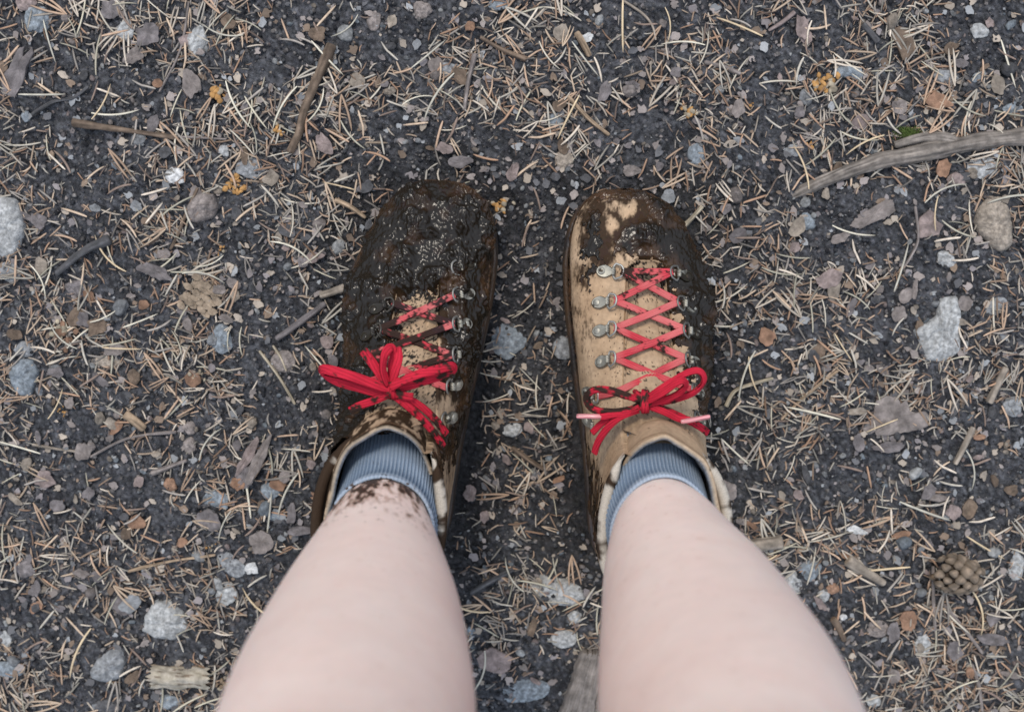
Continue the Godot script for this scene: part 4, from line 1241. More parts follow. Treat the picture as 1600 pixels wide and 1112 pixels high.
func body_field(p: Vector3) -> float:
	var d := 9.0
	for w in 2:
		var l := leg_at(w, p.y)
		var dx := p.x - l.x
		var dz := p.z - l.y
		var a := Vector2(dx, dz).length()
		# shin edge in front, calf fuller behind
		var r := l.z * (1.0 + 0.035 * (dz / maxf(a, 0.001)) - 0.02 * (dx * dx - dz * dz) / maxf(a * a, 1e-6))
		var q := (a - r) * 0.96
		q = maxf(q, maxf(0.045 - p.y, p.y - 0.9))
		var k := 0.03
		var h := maxf(k - absf(d - q), 0.0) / k
		d = minf(d, q) - h * h * k * 0.25
	var e := (p - Vector3(0.012, 0.92, 0.335)) / Vector3(0.175, 0.12, 0.125)
	var hips := (e.length() - 1.0) * 0.12
	var k2 := 0.04
	var h2 := maxf(k2 - absf(d - hips), 0.0) / k2
	return minf(d, hips) - h2 * h2 * k2 * 0.25


# surface nets over the cells near the field's zero
func net(field: Callable, lo: Vector3, hi: Vector3, cell: float) -> Geo:
	var g := Geo.new()
	var block := 6
	var nb := Vector3i(((hi - lo) / (cell * block)).ceil())
	var val := {}
	var sample := func(c: Vector3i) -> float:
		if not val.has(c):
			val[c] = field.call(lo + Vector3(c) * cell)
		return val[c]
	var cells := {}
	for bx in nb.x:
		for by in nb.y:
			for bz in nb.z:
				var mid := lo + (Vector3(bx, by, bz) + Vector3.ONE * 0.5) * cell * block
				if absf(field.call(mid)) > cell * block * 0.95 + 0.01:
					continue
				for x in block:
					for y in block:
						for z in block:
							var c := Vector3i(bx * block + x, by * block + y, bz * block + z)
							var first: bool = sample.call(c) < 0.0
							var crossed := false
							for k in range(1, 8):
								if (sample.call(c + Vector3i(k & 1, (k >> 1) & 1, k >> 2)) < 0.0) != first:
									crossed = true
									break
							if crossed:
								cells[c] = -1
	for c in cells:
		var p := lo + (Vector3(c) + Vector3.ONE * 0.5) * cell
		for step in 4:
			var e := cell * 0.2
			var f: float = field.call(p)
			var gr := Vector3(field.call(p + Vector3(e, 0, 0)) - f, field.call(p + Vector3(0, e, 0)) - f, field.call(p + Vector3(0, 0, e)) - f) / e
			p -= gr * f / maxf(0.2, gr.length_squared())
		var mid := lo + (Vector3(c) + Vector3.ONE * 0.5) * cell
		p = p.clamp(mid - Vector3.ONE * cell * 0.7, mid + Vector3.ONE * cell * 0.7)
		cells[c] = g.point(p)
	var axes := [Vector3i(1, 0, 0), Vector3i(0, 1, 0), Vector3i(0, 0, 1)]
	for c in cells:
		for a in 3:
			var u: Vector3i = axes[(a + 1) % 3]
			var w: Vector3i = axes[(a + 2) % 3]
			var s0: bool = val[c] < 0.0
			var far: Vector3i = c + axes[a]
			var s1: bool = (val[far] if val.has(far) else field.call(lo + Vector3(far) * cell)) < 0.0
			if s0 == s1 or not (cells.has(c - u) and cells.has(c - w) and cells.has(c - u - w)):
				continue
			if s0:
				g.quad(cells[c], cells[c - w], cells[c - u - w], cells[c - u])
			else:
				g.quad(cells[c], cells[c - u], cells[c - u - w], cells[c - w])
	return g


func skin_texture() -> ImageTexture:
	var w := 768
	var h := 768
	var im := Image.create(w, h, false, Image.FORMAT_RGB8)
	for y in h:
		var up := 0.14 + 0.4 * y / h
		for x in w:
			var left := x < w / 2
			var ang := (float(x) / w - (0.25 if left else 0.75)) * 2.0 * TAU
			var p := Vector3(cos(ang), sin(ang), 0.0) * 40.0
			p.z = up * 1000.0 + (0.0 if left else 4000.0)
			var red := lump_noise.get_noise_3dv(p * 1.4)
			var fine := fine_noise.get_noise_3dv(p * 3.0)
			var c := Color(0.78, 0.635, 0.57).lerp(Color(0.75, 0.565, 0.50), clampf(0.4 + 0.3 * red + 0.4 * fine_noise.get_noise_3dv(p * 0.9), 0, 1)) * (1.0 + 0.04 * fine)
			# faint freckles and pores
			c = c.lerp(Color(0.52, 0.31, 0.23), 0.35 * smoothstep(0.56, 0.66, fine_noise.get_noise_3dv(p * 4.2 + Vector3(50, 0, 0))))
			if left and up < 0.29:
				# dried splashes under the sock's hem
				var t := (up - 0.165) * 1000.0
				var m := -0.16 - (t - 36.0) / 44.0 + 0.3 * smoothstep(-0.1, -0.9, ang) + 0.8 * lump_noise.get_noise_3d(p.x * 4.0, p.y * 4.0, p.z * 2.0) + 1.0 * fine_noise.get_noise_3d(p.x * 5, p.y * 5, p.z * 2.2)
				m += 0.75 * maxf(0.0, 1.0 - Vector2((ang + 0.2) / 0.55, (t - 38.0) / 30.0).length()) - 0.25 * smoothstep(0.4, 1.2, ang)
				var thin := smoothstep(-0.45, 0.45, m) * 0.8
				c = c.lerp(Color(0.27, 0.15, 0.095), thin * 0.9)
				c = c.lerp(Color(0.05, 0.028, 0.019), smoothstep(0.25, 0.6, m + 0.3 * fine_noise.get_noise_3dv(p * 6.0)))
				var drop := fine_noise.get_noise_3dv(p * 5.5 + Vector3(0, 900, 0))
				c = c.lerp(Color(0.1, 0.05, 0.035), smoothstep(0.46, 0.56, drop - maxf(0.0, t - 55.0) * 0.006) * 0.8)
			im.set_pixel(x, y, Color(c.r, c.g, c.b).linear_to_srgb())
	return ImageTexture.create_from_image(im)


func build_person() -> void:
	leg_table()
	var g := net(body_field, Vector3(-0.2, 0.04, 0.13), Vector3(0.22, 1.06, 0.5), 0.0055)
	for p in g.v:
		var left := p.x < 0.01
		var l := leg_at(0 if left else 1, p.y)
		var ang := atan2(p.x - l.x, -(p.z - l.y))
		g.t.append(Vector2((0.25 if left else 0.75) + ang / TAU * 0.5, clampf((p.y - 0.14) / 0.4, 0.002, 0.998)))
	var skin := StandardMaterial3D.new()
	skin.resource_name = "skin"
	skin.albedo_texture = skin_texture()
	skin.texture_repeat = false
	skin.roughness = 0.52
	skin.metallic_specular = 0.4
	skin.subsurf_scatter_enabled = true
	skin.subsurf_scatter_strength = 0.12
	var who := put("person", g.mesh(), skin)
	tag(who, "person standing with bare legs, grey-blue socks and muddy boots, left shin splashed with mud", "person")
	# shorts, above the picture
	var shorts := net(func(p: Vector3) -> float: return maxf(body_field(p) - 0.009, 0.66 - p.y), Vector3(-0.22, 0.62, 0.1), Vector3(0.24, 1.07, 0.52), 0.009)
	var dark := Color(0.03, 0.032, 0.04)
	for k in shorts.c.size():
		shorts.c[k] = dark
	put("shorts", shorts.mesh(), plain("dark_cloth", 0.9, 0.3), who)
	build_sock(who, 0)
	build_sock(who, 1)


func build_sock(who: Node3D, w: int) -> void:
	var rows := [[92, 190, 28, 52], [106, 192, 30, 51.5], [120, 197, 31.5, 47], [134, 201, 32.2, 43.3], [148, 203.3, 31.8, 38.6], [160, 202.5, 31.6, 36.6], [166, 202, 32.0, 36.4], [168.0, 202, 32.0, 36.2], [168.6, 202, 31.2, 35.2], [167.5, 202, 30.3, 34.2], [160, 202, 29.8, 33.6]]
	var cx := -78.0 if w == 0 else 90.0
	var g := Geo.new()
	var across := 720
	var n := 70
	for j in n + 1:
		var u := float(j) / n
		var s := [spline(rows.map(func(r): return float(r[0])), u), spline(rows.map(func(r): return float(r[1])), u), spline(rows.map(func(r): return float(r[2])), u), spline(rows.map(func(r): return float(r[3])), u)]
		var hem := smoothstep(157.0, 161.0, s[0])
		for k in across:
			var a := TAU * k / across
			var sag := 1.6 * sin(a * 2.0 + w) + 1.0 * sin(a * 3.0 + 2.0 * w) + (-3.0 * cos(a + 0.3) if w == 0 else -1.0 * cos(a))
			var rib := cos(a * 84.0)
			var knit := sin(s[0] * 3.3 + (PI if rib > 0 else 0.0))
			var r := 0.42 * rib * (1.0 - 0.7 * hem) + 0.16 * knit + 0.7 * lump_noise.get_noise_3d(cos(a) * 60, sin(a) * 60, s[0] * 3.0 + 500 * w)
			var p := Vector3(cx + cos(a) * (s[2] + r), s[0] + sag * smoothstep(110, 165, s[0]), s[1] + sin(a) * (s[3] + r))
			var c := Color(0.19, 0.26, 0.36).lerp(Color(0.47, 0.54, 0.63), clampf(0.22 + 0.22 * rib + 0.10 * knit + 0.25 * lump_noise.get_noise_3dv(p * 3.0) + hem * 0.55, 0, 1))
			if w == 0:
				c = c.lerp(Color(0.08, 0.05, 0.035), smoothstep(0.36, 0.5, fine_noise.get_noise_3dv(p * 6.0) + 0.3 * lump_noise.get_noise_3dv(p * 4.0) - 0.3 + smoothstep(163.5, 167.5, s[0]) * 0.42))
			g.point(p * 0.001, Color(c.r, c.g, c.b))
	g.rows(0, across, n + 1, true)
	put("sock", g.mesh(), grain("wool", 0.95, noise_tex("cloth_tone", 0.08, 3, 0.72, 1.0), 22.0, noise_tex("cloth_relief", 0.12, 2, 0.0, 1.0), 0.03, 0.25), who).set_meta("label", "ribbed grey-blue sock with mud flecks on its hem" if w == 0 else "clean ribbed grey-blue sock")


# ---------------------------------------------------------------- ground
func build_ground() -> void:
	var g := Geo.new()
	var x0 := -0.62
	var x1 := 0.62
	var z0 := -0.40
	var z1 := 0.64
	var nx := 620
	var nz := 520
	for j in nz + 1:
		for k in nx + 1:
			var x := lerpf(x0, x1, float(k) / nx)
			var z := lerpf(z0, z1, float(j) / nz)
			var y := ground_y(x, z)
			var edge := minf(minf(x - x0, x1 - x), minf(z - z0, z1 - z))
			y = y * smoothstep(0.0, 0.03, edge)
			y += 0.0016 * fine_noise.get_noise_2d(x * 5000.0, z * 5000.0) + 0.0022 * lump_noise.get_noise_2d(x * 9000.0, z * 9000.0) - 0.0006
			var a := clampf(0.45 + 0.5 * lump_noise.get_noise_2d(x * 2500.0, z * 2500.0) + 0.9 * fine_noise.get_noise_2d(x * 6500.0, z * 6500.0), 0, 1)
			# damp trodden soil near the boots, with their shade put into its colour
			var wet := 0.0  # how far damp and painted boot shade darken the soil
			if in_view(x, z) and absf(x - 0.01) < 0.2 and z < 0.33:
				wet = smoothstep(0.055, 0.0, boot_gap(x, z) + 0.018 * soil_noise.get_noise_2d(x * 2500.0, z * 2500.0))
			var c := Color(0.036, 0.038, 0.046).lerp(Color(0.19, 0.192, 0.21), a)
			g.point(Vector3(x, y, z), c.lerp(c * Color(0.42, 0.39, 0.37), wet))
	g.rows(0, nx + 1, nz + 1, false)
	# the path goes on beyond
	var first := g.v.size()
	var ring := 96
	for r in [0.0, 0.2, 1.0, 4.0, 30.0]:
		for k in ring:
			var a := TAU * k / ring
			var q := Vector2(cos(a), sin(a))
			var m := 0.60 / maxf(absf(q.x), absf(q.y) * 0.62 / 0.52)
			var p: Vector2 = q * (m - 0.012 + r) + Vector2(0, 0.12)
			g.point(Vector3(p.x, -0.004 if r == 0.0 else 0.01 * soil_noise.get_noise_2d(p.x * 300, p.y * 300) - 0.002, p.y), Color(0.06, 0.058, 0.06))
	g.rows(first, ring, 5, true)
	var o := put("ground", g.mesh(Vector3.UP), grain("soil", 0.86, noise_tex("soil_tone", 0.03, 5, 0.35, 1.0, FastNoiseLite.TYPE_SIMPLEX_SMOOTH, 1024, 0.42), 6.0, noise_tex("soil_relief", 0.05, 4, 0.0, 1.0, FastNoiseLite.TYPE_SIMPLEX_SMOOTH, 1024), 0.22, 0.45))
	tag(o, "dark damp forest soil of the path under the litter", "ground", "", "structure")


func under_boot(x: float, z: float, margin := 0.0) -> bool:
	var r := Vector2((x - 0.089) / (0.050 + margin), (z - 0.135) / (0.138 + margin))
	var q := Vector2(x + 0.055 + z * 0.1, z - 0.13)
	var l := Vector2(q.x / (0.052 + margin), q.y / (0.140 + margin))
	return pow(absf(r.x), 3.0) + pow(absf(r.y), 3.0) < 1.0 or pow(absf(l.x), 3.0) + pow(absf(l.y), 3.0) < 1.0


# metres from the nearer boot's outline, about
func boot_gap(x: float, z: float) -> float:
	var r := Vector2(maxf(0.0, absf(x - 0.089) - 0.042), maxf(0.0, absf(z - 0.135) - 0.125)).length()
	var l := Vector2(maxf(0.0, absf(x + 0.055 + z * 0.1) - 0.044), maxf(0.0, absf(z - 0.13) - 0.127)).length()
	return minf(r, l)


func in_view(x: float, z: float) -> bool:
	var grow := 1.0 + (z - 0.12) * 0.1
	return absf(x) < 0.352 * grow and z > -0.125 and z < 0.365


# tens of thousands of small pieces as one object
func scatter(called: String, label: String, category: String, shape: Mesh, material: Material, count: int, place: Callable) -> void:
	var mm := MultiMesh.new()
	mm.transform_format = MultiMesh.TRANSFORM_3D
	mm.use_colors = true
	mm.mesh = shape
	mm.instance_count = count
	for k in count:
		var got: Array = place.call(k)
		mm.set_instance_transform(k, got[0])
		mm.set_instance_color(k, got[1])
	var o := MultiMeshInstance3D.new()
	o.name = numbered(called)
	o.multimesh = mm
	o.material_override = material
	add_child(o)
	tag(o, label, category, "", "stuff")


func spot(dense := 0.0) -> Vector2:
	for tries in 30:
		var p := Vector2(rng.randf_range(-0.60, 0.60), rng.randf_range(-0.38, 0.62))
		if under_boot(p.x, p.y, -0.004):
			continue
		if dense > 0.0 and boot_gap(p.x, p.y) < 0.035 and rng.randf() < 0.5:
			continue
		if dense > 0.0 and rng.randf() > 0.5 + dense * 1.7 * soil_noise.get_noise_2d(p.x * 700.0 + 300.0, p.y * 700.0):
			continue
		return p
	return Vector2(0.5, 0.5)


func lying(p: Vector2, turn: float, tilt: float, size: Vector3, up: float) -> Transform3D:
	var b := Basis(Vector3.UP, turn) * Basis(Vector3.RIGHT, rng.randf_range(-tilt, tilt)) * Basis(Vector3.BACK, rng.randf_range(-tilt, tilt))
	return Transform3D(b * Basis.from_scale(size), Vector3(p.x, ground_y(p.x, p.y) + up, p.y))


const NEEDLE_TONES := [Color(0.47, 0.355, 0.255), Color(0.345, 0.215, 0.14), Color(0.30, 0.265, 0.23), Color(0.54, 0.46, 0.37), Color(0.20, 0.145, 0.115), Color(0.42, 0.29, 0.2), Color(0.40, 0.36, 0.30)]


func build_litter() -> void:
	var vc := plain("dry_needle", 0.7, 0.35)
	var soil_mat := grain("crumb", 0.9, noise_tex("soil_tone", 0.03, 5, 0.35, 1.0, FastNoiseLite.TYPE_SIMPLEX_SMOOTH, 1024, 0.42), 9.0, null, 0.0, 0.35)
	var crumb_tones := [Color(0.08, 0.082, 0.092), Color(0.15, 0.15, 0.157), Color(0.24, 0.22, 0.21), Color(0.045, 0.046, 0.054), Color(0.36, 0.33, 0.31)]
	for kind in 3:
		var shape := stone_geo(Vector3(1, 0.75, 0.85), Color.WHITE, 40 + kind, 3, 0.9).mesh()
		scatter("soil_crumbs", "dark crumbs of damp soil strewn over the path", "soil", shape, soil_mat, 24000, func(_k: int) -> Array:
			var p := spot()
			var s := 0.00055 + 0.0016 * pow(rng.randf(), 3.0)
			return [lying(p, rng.randf() * TAU, 0.6, Vector3(s, s, s), s * 0.25), crumb_tones[rng.randi() % 5] * rng.randf_range(0.7, 1.2)])
	var grit_tones := [tone.grey, tone.pale, tone.taupe, tone.blue, tone.beige, tone.pink, tone.purple]
	for kind in 3:
		var shape := stone_geo(Vector3(1, 0.6, 0.75), Color.WHITE, 60 + kind, 4, 1.0).mesh()
		scatter("fine_grit", "fine grey and beige grit between the needles", "grit", shape, grain("rock", 0.85, noise_tex("rock_tone", 0.05, 5, 0.45, 1.0), 9.0, noise_tex("rock_relief", 0.05, 4, 0.0, 1.0), 0.12, 0.4), 3400, func(_k: int) -> Array:
			var p := spot()
			var s := 0.0007 + 0.0022 * pow(rng.randf(), 2.6)
			return [lying(p, rng.randf() * TAU, 0.4, Vector3(s, s, s), s * 0.2), grit_tones[rng.randi() % 7] * rng.randf_range(0.6, 1.0)])
	var bark_tones := [tone.taupe, tone.purple, tone.brown, tone.beige, tone.taupe, tone.dark, tone.grey]
	for kind in 4:
		var shape := flake_geo(1.0, 0.62, 0.22, Color.WHITE, 80 + kind, 1.0, 0.3, 12).mesh()
		scatter("bark_crumbs", "small crumbs of bark and leaf between the needles", "bark crumbs", shape, vc, 2700, func(_k: int) -> Array:
			var p := spot()
			var s := 0.0013 + 0.0034 * pow(rng.randf(), 2.2)
			return [lying(p, rng.randf() * TAU, 0.3, Vector3(s, s, s), 0.0006), bark_tones[rng.randi() % 7] * rng.randf_range(0.6, 1.1)])
	# needles too small or too many to tell apart
	var bends := [[0.0, 0.0, 0.0], [0.03, 0.04, 0.0], [-0.06, 0.05, 0.0], [0.13, 0.0, 0.0], [0.02, 0.04, 0.25]]
	for kind in 5:
		var b: Array = bends[kind]
		var shape := needle_geo(b[0], b[1], Color.WHITE, kind, 0.045, b[2]).mesh()
		scatter("needle_litter", "loose dry spruce needles covering the path", "needles", shape, vc, 2500, func(_k: int) -> Array:
			var p := spot(1.0)
			var l := rng.randf_range(0.006, 0.0155)
			return [lying(p, rng.randf() * TAU, 0.14, Vector3(l, l, l), rng.randf_range(0.0008, 0.0032)), NEEDLE_TONES[rng.randi() % 7] * rng.randf_range(0.38, 1.0)])
	# two or three needles still joined at the foot
	for kind in 3:
		var pair := Geo.new()
		for q in 2 + kind % 2:
			var one := needle_geo([0.06, -0.1, 0.14][q], 0.03, Color.WHITE * [1.0, 0.82, 0.92][q], kind + q, 0.031)
			var turn := Basis(Vector3.UP, [0.0, 0.12 + 0.1 * kind, -0.16][q])
			for e in one.v.size():
				one.v[e] = turn * (one.v[e] + Vector3(0.5, 0, 0)) - Vector3(0.5, 0, 0) + Vector3(0, 0.02 * q, 0)
			pair.joined(one)
		scatter("needle_bundles", "pairs of dry pine needles still joined at the foot", "needle bundles", pair.mesh(), vc, [380, 110, 380][kind], func(_k: int) -> Array:
			var p := spot(1.0)
			var l := rng.randf_range(0.012, 0.026)
			return [lying(p, rng.randf() * TAU, 0.08, Vector3(l, l, l), rng.randf_range(0.0015, 0.0035)), NEEDLE_TONES[[0, 2, 3, 5, 6][rng.randi() % 5]] * rng.randf_range(0.7, 1.1)])
	for kind in 3:
		var shape := needle_geo([0.03, 0.14, -0.1][kind], 0.05, Color.WHITE, kind, 0.07, [0.0, 0.0, 0.4][kind]).mesh()
		scatter("needle_bits", "broken ends of needles and straw lying everywhere", "needle bits", shape, vc, 8000, func(_k: int) -> Array:
			var p := spot(0.6)
			var l := rng.randf_range(0.003, 0.009)
			return [lying(p, rng.randf() * TAU, 0.2, Vector3(l, l, l) * 1.0, rng.randf_range(0.0003, 0.0022)), NEEDLE_TONES[rng.randi() % 7] * rng.randf_range(0.45, 1.05)])
	for kind in 3:
		var shape := needle_geo([0.06, 0.2, -0.12][kind], 0.05, Color.WHITE, kind, 0.022).mesh()
		scatter("dry_grass", "thin pale threads of dry grass and moss among the needles", "dry grass", shape, vc, 300, func(k: int) -> Array:
			# tufts: several threads leave one place
			var p := spot(1.0)
			var l := rng.randf_range(0.014, 0.030)
			return [lying(p, rng.randf() * TAU, 0.1, Vector3(l, l, l), rng.randf_range(0.001, 0.004)), [Color(0.5, 0.45, 0.34), Color(0.38, 0.35, 0.27), Color(0.56, 0.5, 0.4)][k % 3] * rng.randf_range(0.7, 1.1)])


# ---------------------------------------------------------------- labels that tell small things apart
var refs := []
var said := {}


func where(x: float, z: float) -> String:
	var best := 0
	for k in refs.size():
		if Vector2(refs[k][1] - x, refs[k][2] - z).length() < Vector2(refs[best][1] - x, refs[best][2] - z).length():
			best = k
	var d := Vector2(x - refs[best][1], z - refs[best][2])
	var way := int(round(d.angle() / (PI / 4.0))) & 7
	var words: String = ["right of", "below and right of", "below", "below and left of", "left of", "above and left of", "above", "above and right of"][way]
	var far := d.length()
	return ("just " if far < 0.026 else "" if far < 0.05 else "well ") + words + " the " + refs[best][0]


func fresh(words: String, x: float, z: float) -> String:
	var l := words + " " + where(x, z)
	if said.has(l) or l.split(" ").size() > 16:
		return ""
	said[l] = true
	return l


func build_loose() -> void:
	# the needles that show largest
	var words := ["tan", "rust brown", "grey-brown", "pale straw", "dark brown", "light brown", "greyish straw"]
	var shapes := ["straight", "slightly curved", "curved", "strongly bent", "kinked"]
	var bends := [[0.0, 0.0, 0.0], [0.05, 0.04, 0.0], [-0.11, 0.06, 0.0], [0.2, 0.03, 0.0], [0.03, 0.04, 0.35]]
	var meshes := {}
	var vc := plain("dry_needle", 0.7, 0.35)
	var made := 0
	while made < 285:
		var x := rng.randf_range(-0.36, 0.37)
		var z := rng.randf_range(-0.12, 0.36)
		if under_boot(x, z, 0.004) or not in_view(x, z):
			continue
		var t := rng.randi() % 7
		var s := rng.randi() % 5
		var l := fresh("%s %s needle" % [shapes[s], words[t]], x, z)
		if l == "":
			continue
		var key := t * 8 + s
		if not meshes.has(key):
			meshes[key] = needle_geo(bends[s][0], bends[s][1], NEEDLE_TONES[t] * 1.05, key, 0.043, bends[s][2]).mesh()
		var o := put("conifer_needle", meshes[key], vc)
		var len := rng.randf_range(0.0135, 0.0195)
		o.transform = lying(Vector2(x, z), rng.randf() * TAU, 0.08, Vector3.ONE * len, rng.randf_range(0.0024, 0.0042))
		tag(o, l, "needle", "larger dry needles on the path")
		made += 1
	# long dry blades
	made = 0
	while made < 70:
		var x := rng.randf_range(-0.36, 0.37)
		var z := rng.randf_range(-0.12, 0.36)
		if under_boot(x, z, 0.01) or not in_view(x, z):
			continue
		var s := rng.randi() % 3
		var t := rng.randi() % 3
		var l := fresh("long %s %s blade of dry grass" % [["straight", "arched", "hooked"][s], ["pale", "straw-coloured", "greyish"][t]], x, z)
		if l == "":
			continue
		var len := rng.randf_range(0.022, 0.040)
		var key := 500 + s * 4 + t
		if not meshes.has(key):
			meshes[key] = needle_geo([0.03, 0.17, -0.3][s], 0.06, [Color(0.58, 0.53, 0.42), Color(0.54, 0.42, 0.27), Color(0.42, 0.39, 0.32)][t], key, 0.02).mesh()
		var o := put("grass_blade", meshes[key], vc)
		o.transform = lying(Vector2(x, z), rng.randf() * TAU, 0.05, Vector3.ONE * len, rng.randf_range(0.003, 0.005))
		tag(o, l, "grass blade", "dry grass blades on the path")
		made += 1
	# pebbles
	var rock := grain("rock", 0.85, null, 9.0)
	var ptone := ["grey", "pale", "blue", "beige", "taupe", "dark"]
	var pword := ["grey", "whitish", "blue-grey", "beige", "brown-grey", "dark"]
	made = 0
	while made < 110:
		var x := rng.randf_range(-0.36, 0.37)
		var z := rng.randf_range(-0.12, 0.36)
		if under_boot(x, z, 0.006) or not in_view(x, z):
			continue
		var t := rng.randi() % 6
		var flat := rng.randf() < 0.5
		var l := fresh("small %s %s pebble" % [pword[t], "flat" if flat else "rounded"], x, z)
		if l == "":
			continue
		var r := 0.0024 + 0.0045 * pow(rng.randf(), 1.6)
		var h := r * (0.35 if flat else 0.7)
		var o := put("pebble", stone_geo(Vector3(r, h, r * rng.randf_range(0.6, 0.95)), tone[ptone[t]] * rng.randf_range(0.7, 1.05), 2000 + made, 6, 0.7).mesh(), rock)
		o.position = Vector3(x, ground_y(x, z) + h * 0.45, z)
		o.rotation.y = rng.randf() * TAU
		tag(o, l, "pebble", "small pebbles in the path")
		made += 1
	# flakes of bark and scraps of leaf
	var bark := grain("bark", 0.85, noise_tex("bark_tone", 0.02, 5, 0.55, 1.0), 9.0, noise_tex("bark_relief", 0.03, 5, 0.0, 1.0), 0.05, 0.35)
	var ftone := ["taupe", "purple", "brown", "pink", "rust", "dark", "beige"]
	var fword := ["grey-brown", "purplish grey", "brown", "pinkish", "rusty", "blackish", "beige"]
	made = 0
	while made < 170:
		var x := rng.randf_range(-0.36, 0.37)
		var z := rng.randf_range(-0.12, 0.36)
		if under_boot(x, z, 0.006) or not in_view(x, z):
			continue
		var t: int = [0, 0, 1, 1, 2, 3, 4, 5, 6][rng.randi() % 9]
		var slim := rng.randf() < 0.4
		var l := fresh("small %s %s flake" % [fword[t], "narrow" if slim else "broad"], x, z)
		if l == "":
			continue
		var r := 0.0032 + 0.0048 * pow(rng.randf(), 1.5)
		var o := put("bark_flake", flake_geo(r, r * (0.4 if slim else 0.78), rng.randf_range(0.0008, 0.0016), tone[ftone[t]] * rng.randf_range(0.75, 1.1), 3000 + made, 0.45, 0.22, 16).mesh(), bark)
		o.transform = lying(Vector2(x, z), rng.randf() * TAU, 0.12, Vector3.ONE, 0.0016)
		tag(o, l, "bark flake", "small flakes of bark and leaf")
		made += 1


func seat(o: Node3D, x: float, z: float, up: float, ang: float) -> void:
	o.position = Vector3(x, ground_y(x, z) + up, z)
	o.rotation.y = -deg_to_rad(ang)


func build_traced() -> void:
	var rock := grain("rock", 0.85, null, 9.0)
	var bark := grain("bark", 0.85, noise_tex("bark_tone", 0.02, 5, 0.55, 1.0), 9.0, noise_tex("bark_relief", 0.03, 5, 0.0, 1.0), 0.05, 0.35)
	var k := 0
	for s in STONES:
		k += 1
		var a: float = s[3] * 0.001
		var b: float = s[4] * 0.001
		var h: float = minf(a, b) * s[7] * 0.75
		var o := put("stone", stone_geo(Vector3(a * 1.06, h, b * 1.06), tone[s[6]] * 1.32, 100 + k, 14 if a > 0.006 else 9, 0.92).mesh(), rock)
		seat(o, s[1] * 0.001, s[2] * 0.001, h * 0.14, s[5])
		tag(o, s[0], "stone", GROUP_STONES)
	for s in FLAKES:
		k += 1
		var a: float = s[3] * 0.001
		var b: float = s[4] * 0.001
		var o := put(s[7], flake_geo(a * 1.08, b * 1.08, 0.0012 + a * 0.06, tone[s[6]], 400 + k, 0.42, 0.12, 30).mesh(), bark)
		seat(o, s[1] * 0.001, s[2] * 0.001, 0.0022, s[5])
		tag(o, s[0], s[7].replace("_", " "), "larger flakes of bark and leaf" if s[7] != "leaf_scrap" else "scraps of dead leaf")
	for s in SLABS:
		k += 1
		var pts := []
		for j in range(0, s[3].size(), 2):
			pts.append(Vector2(s[3][j], s[3][j + 1]) * 0.001)
		var mid := Vector2.ZERO
		for p in pts:
			mid += p / pts.size()
		for j in pts.size():
			pts[j] -= mid
		var flake: bool = s[4] != "stone"
		var o := put(s[4], slab_geo(pts, s[2] * 0.001, tone[s[1]] * (1.05 if flake else 1.32), 1500 + k, flake).mesh(), bark if flake else rock)
		seat(o, mid.x, mid.y, 0.001 if flake else -0.0015, 0)
		tag(o, s[0], s[4].replace("_", " "), "larger flakes of bark and leaf" if flake else GROUP_STONES)
	for s in STICKS:
		k += 1
		var pts := []
		var n: int = s[4].size() / 2
		for j in n:
			var x: float = s[4][j * 2] * 0.001
			var z: float = s[4][j * 2 + 1] * 0.001
			var r: float = lerpf(s[2], s[3], float(j) / (n - 1)) * 0.001
			pts.append(Vector3(x, ground_y(x, z) + r * 0.75 + 0.001, z))
		var rad := []
		for j in n:
			rad.append(lerpf(s[2], s[3], float(j) / (n - 1)) * 0.001)
		var base: Vector3 = pts[n / 2]
		for j in n:
			pts[j] -= base
		var o := put("twig", stick_geo(pts, rad, tone[s[1]], 700 + k, 0.3).mesh(), bark)
		o.position = base
		tag(o, s[0], "twig", "twigs and sticks on the path")
	for s in CRUMBS:
		k += 1
		var g := Geo.new()
		rng.seed = 900 + k
		var a: float = s[3] * 0.001
		for j in s[4]:
			var r := a * rng.randf_range(0.16, 0.36)
			var col: Color = tone[s[5]] if rng.randf() < 0.75 else tone["straw"]
			var piece := stone_geo(Vector3(r, r * 0.6, r * rng.randf_range(0.5, 1.0)), col * rng.randf_range(0.6, 1.05), 1200 + k * 20 + j, 5, 0.9)
			var turn := Basis(Vector3.UP, rng.randf() * TAU) * Basis(Vector3.RIGHT, rng.randf_range(-0.4, 0.4))
			var at := Vector3(rng.randfn(0, 0.42) * a, r * rng.randf_range(0.2, 0.9), rng.randfn(0, 0.42) * a)
			for q in piece.v.size():
				piece.v[q] = turn * piece.v[q] + at
			g.joined(piece)
		var o := put(s[6], g.mesh(), bark)
		seat(o, s[1] * 0.001, s[2] * 0.001, 0.0012, 0)
		tag(o, s[0], s[6].replace("_", " "), "crumbled orange bits of rotten wood" if s[5] == "orange" else "", "stuff" if s[4] > 40 else "")


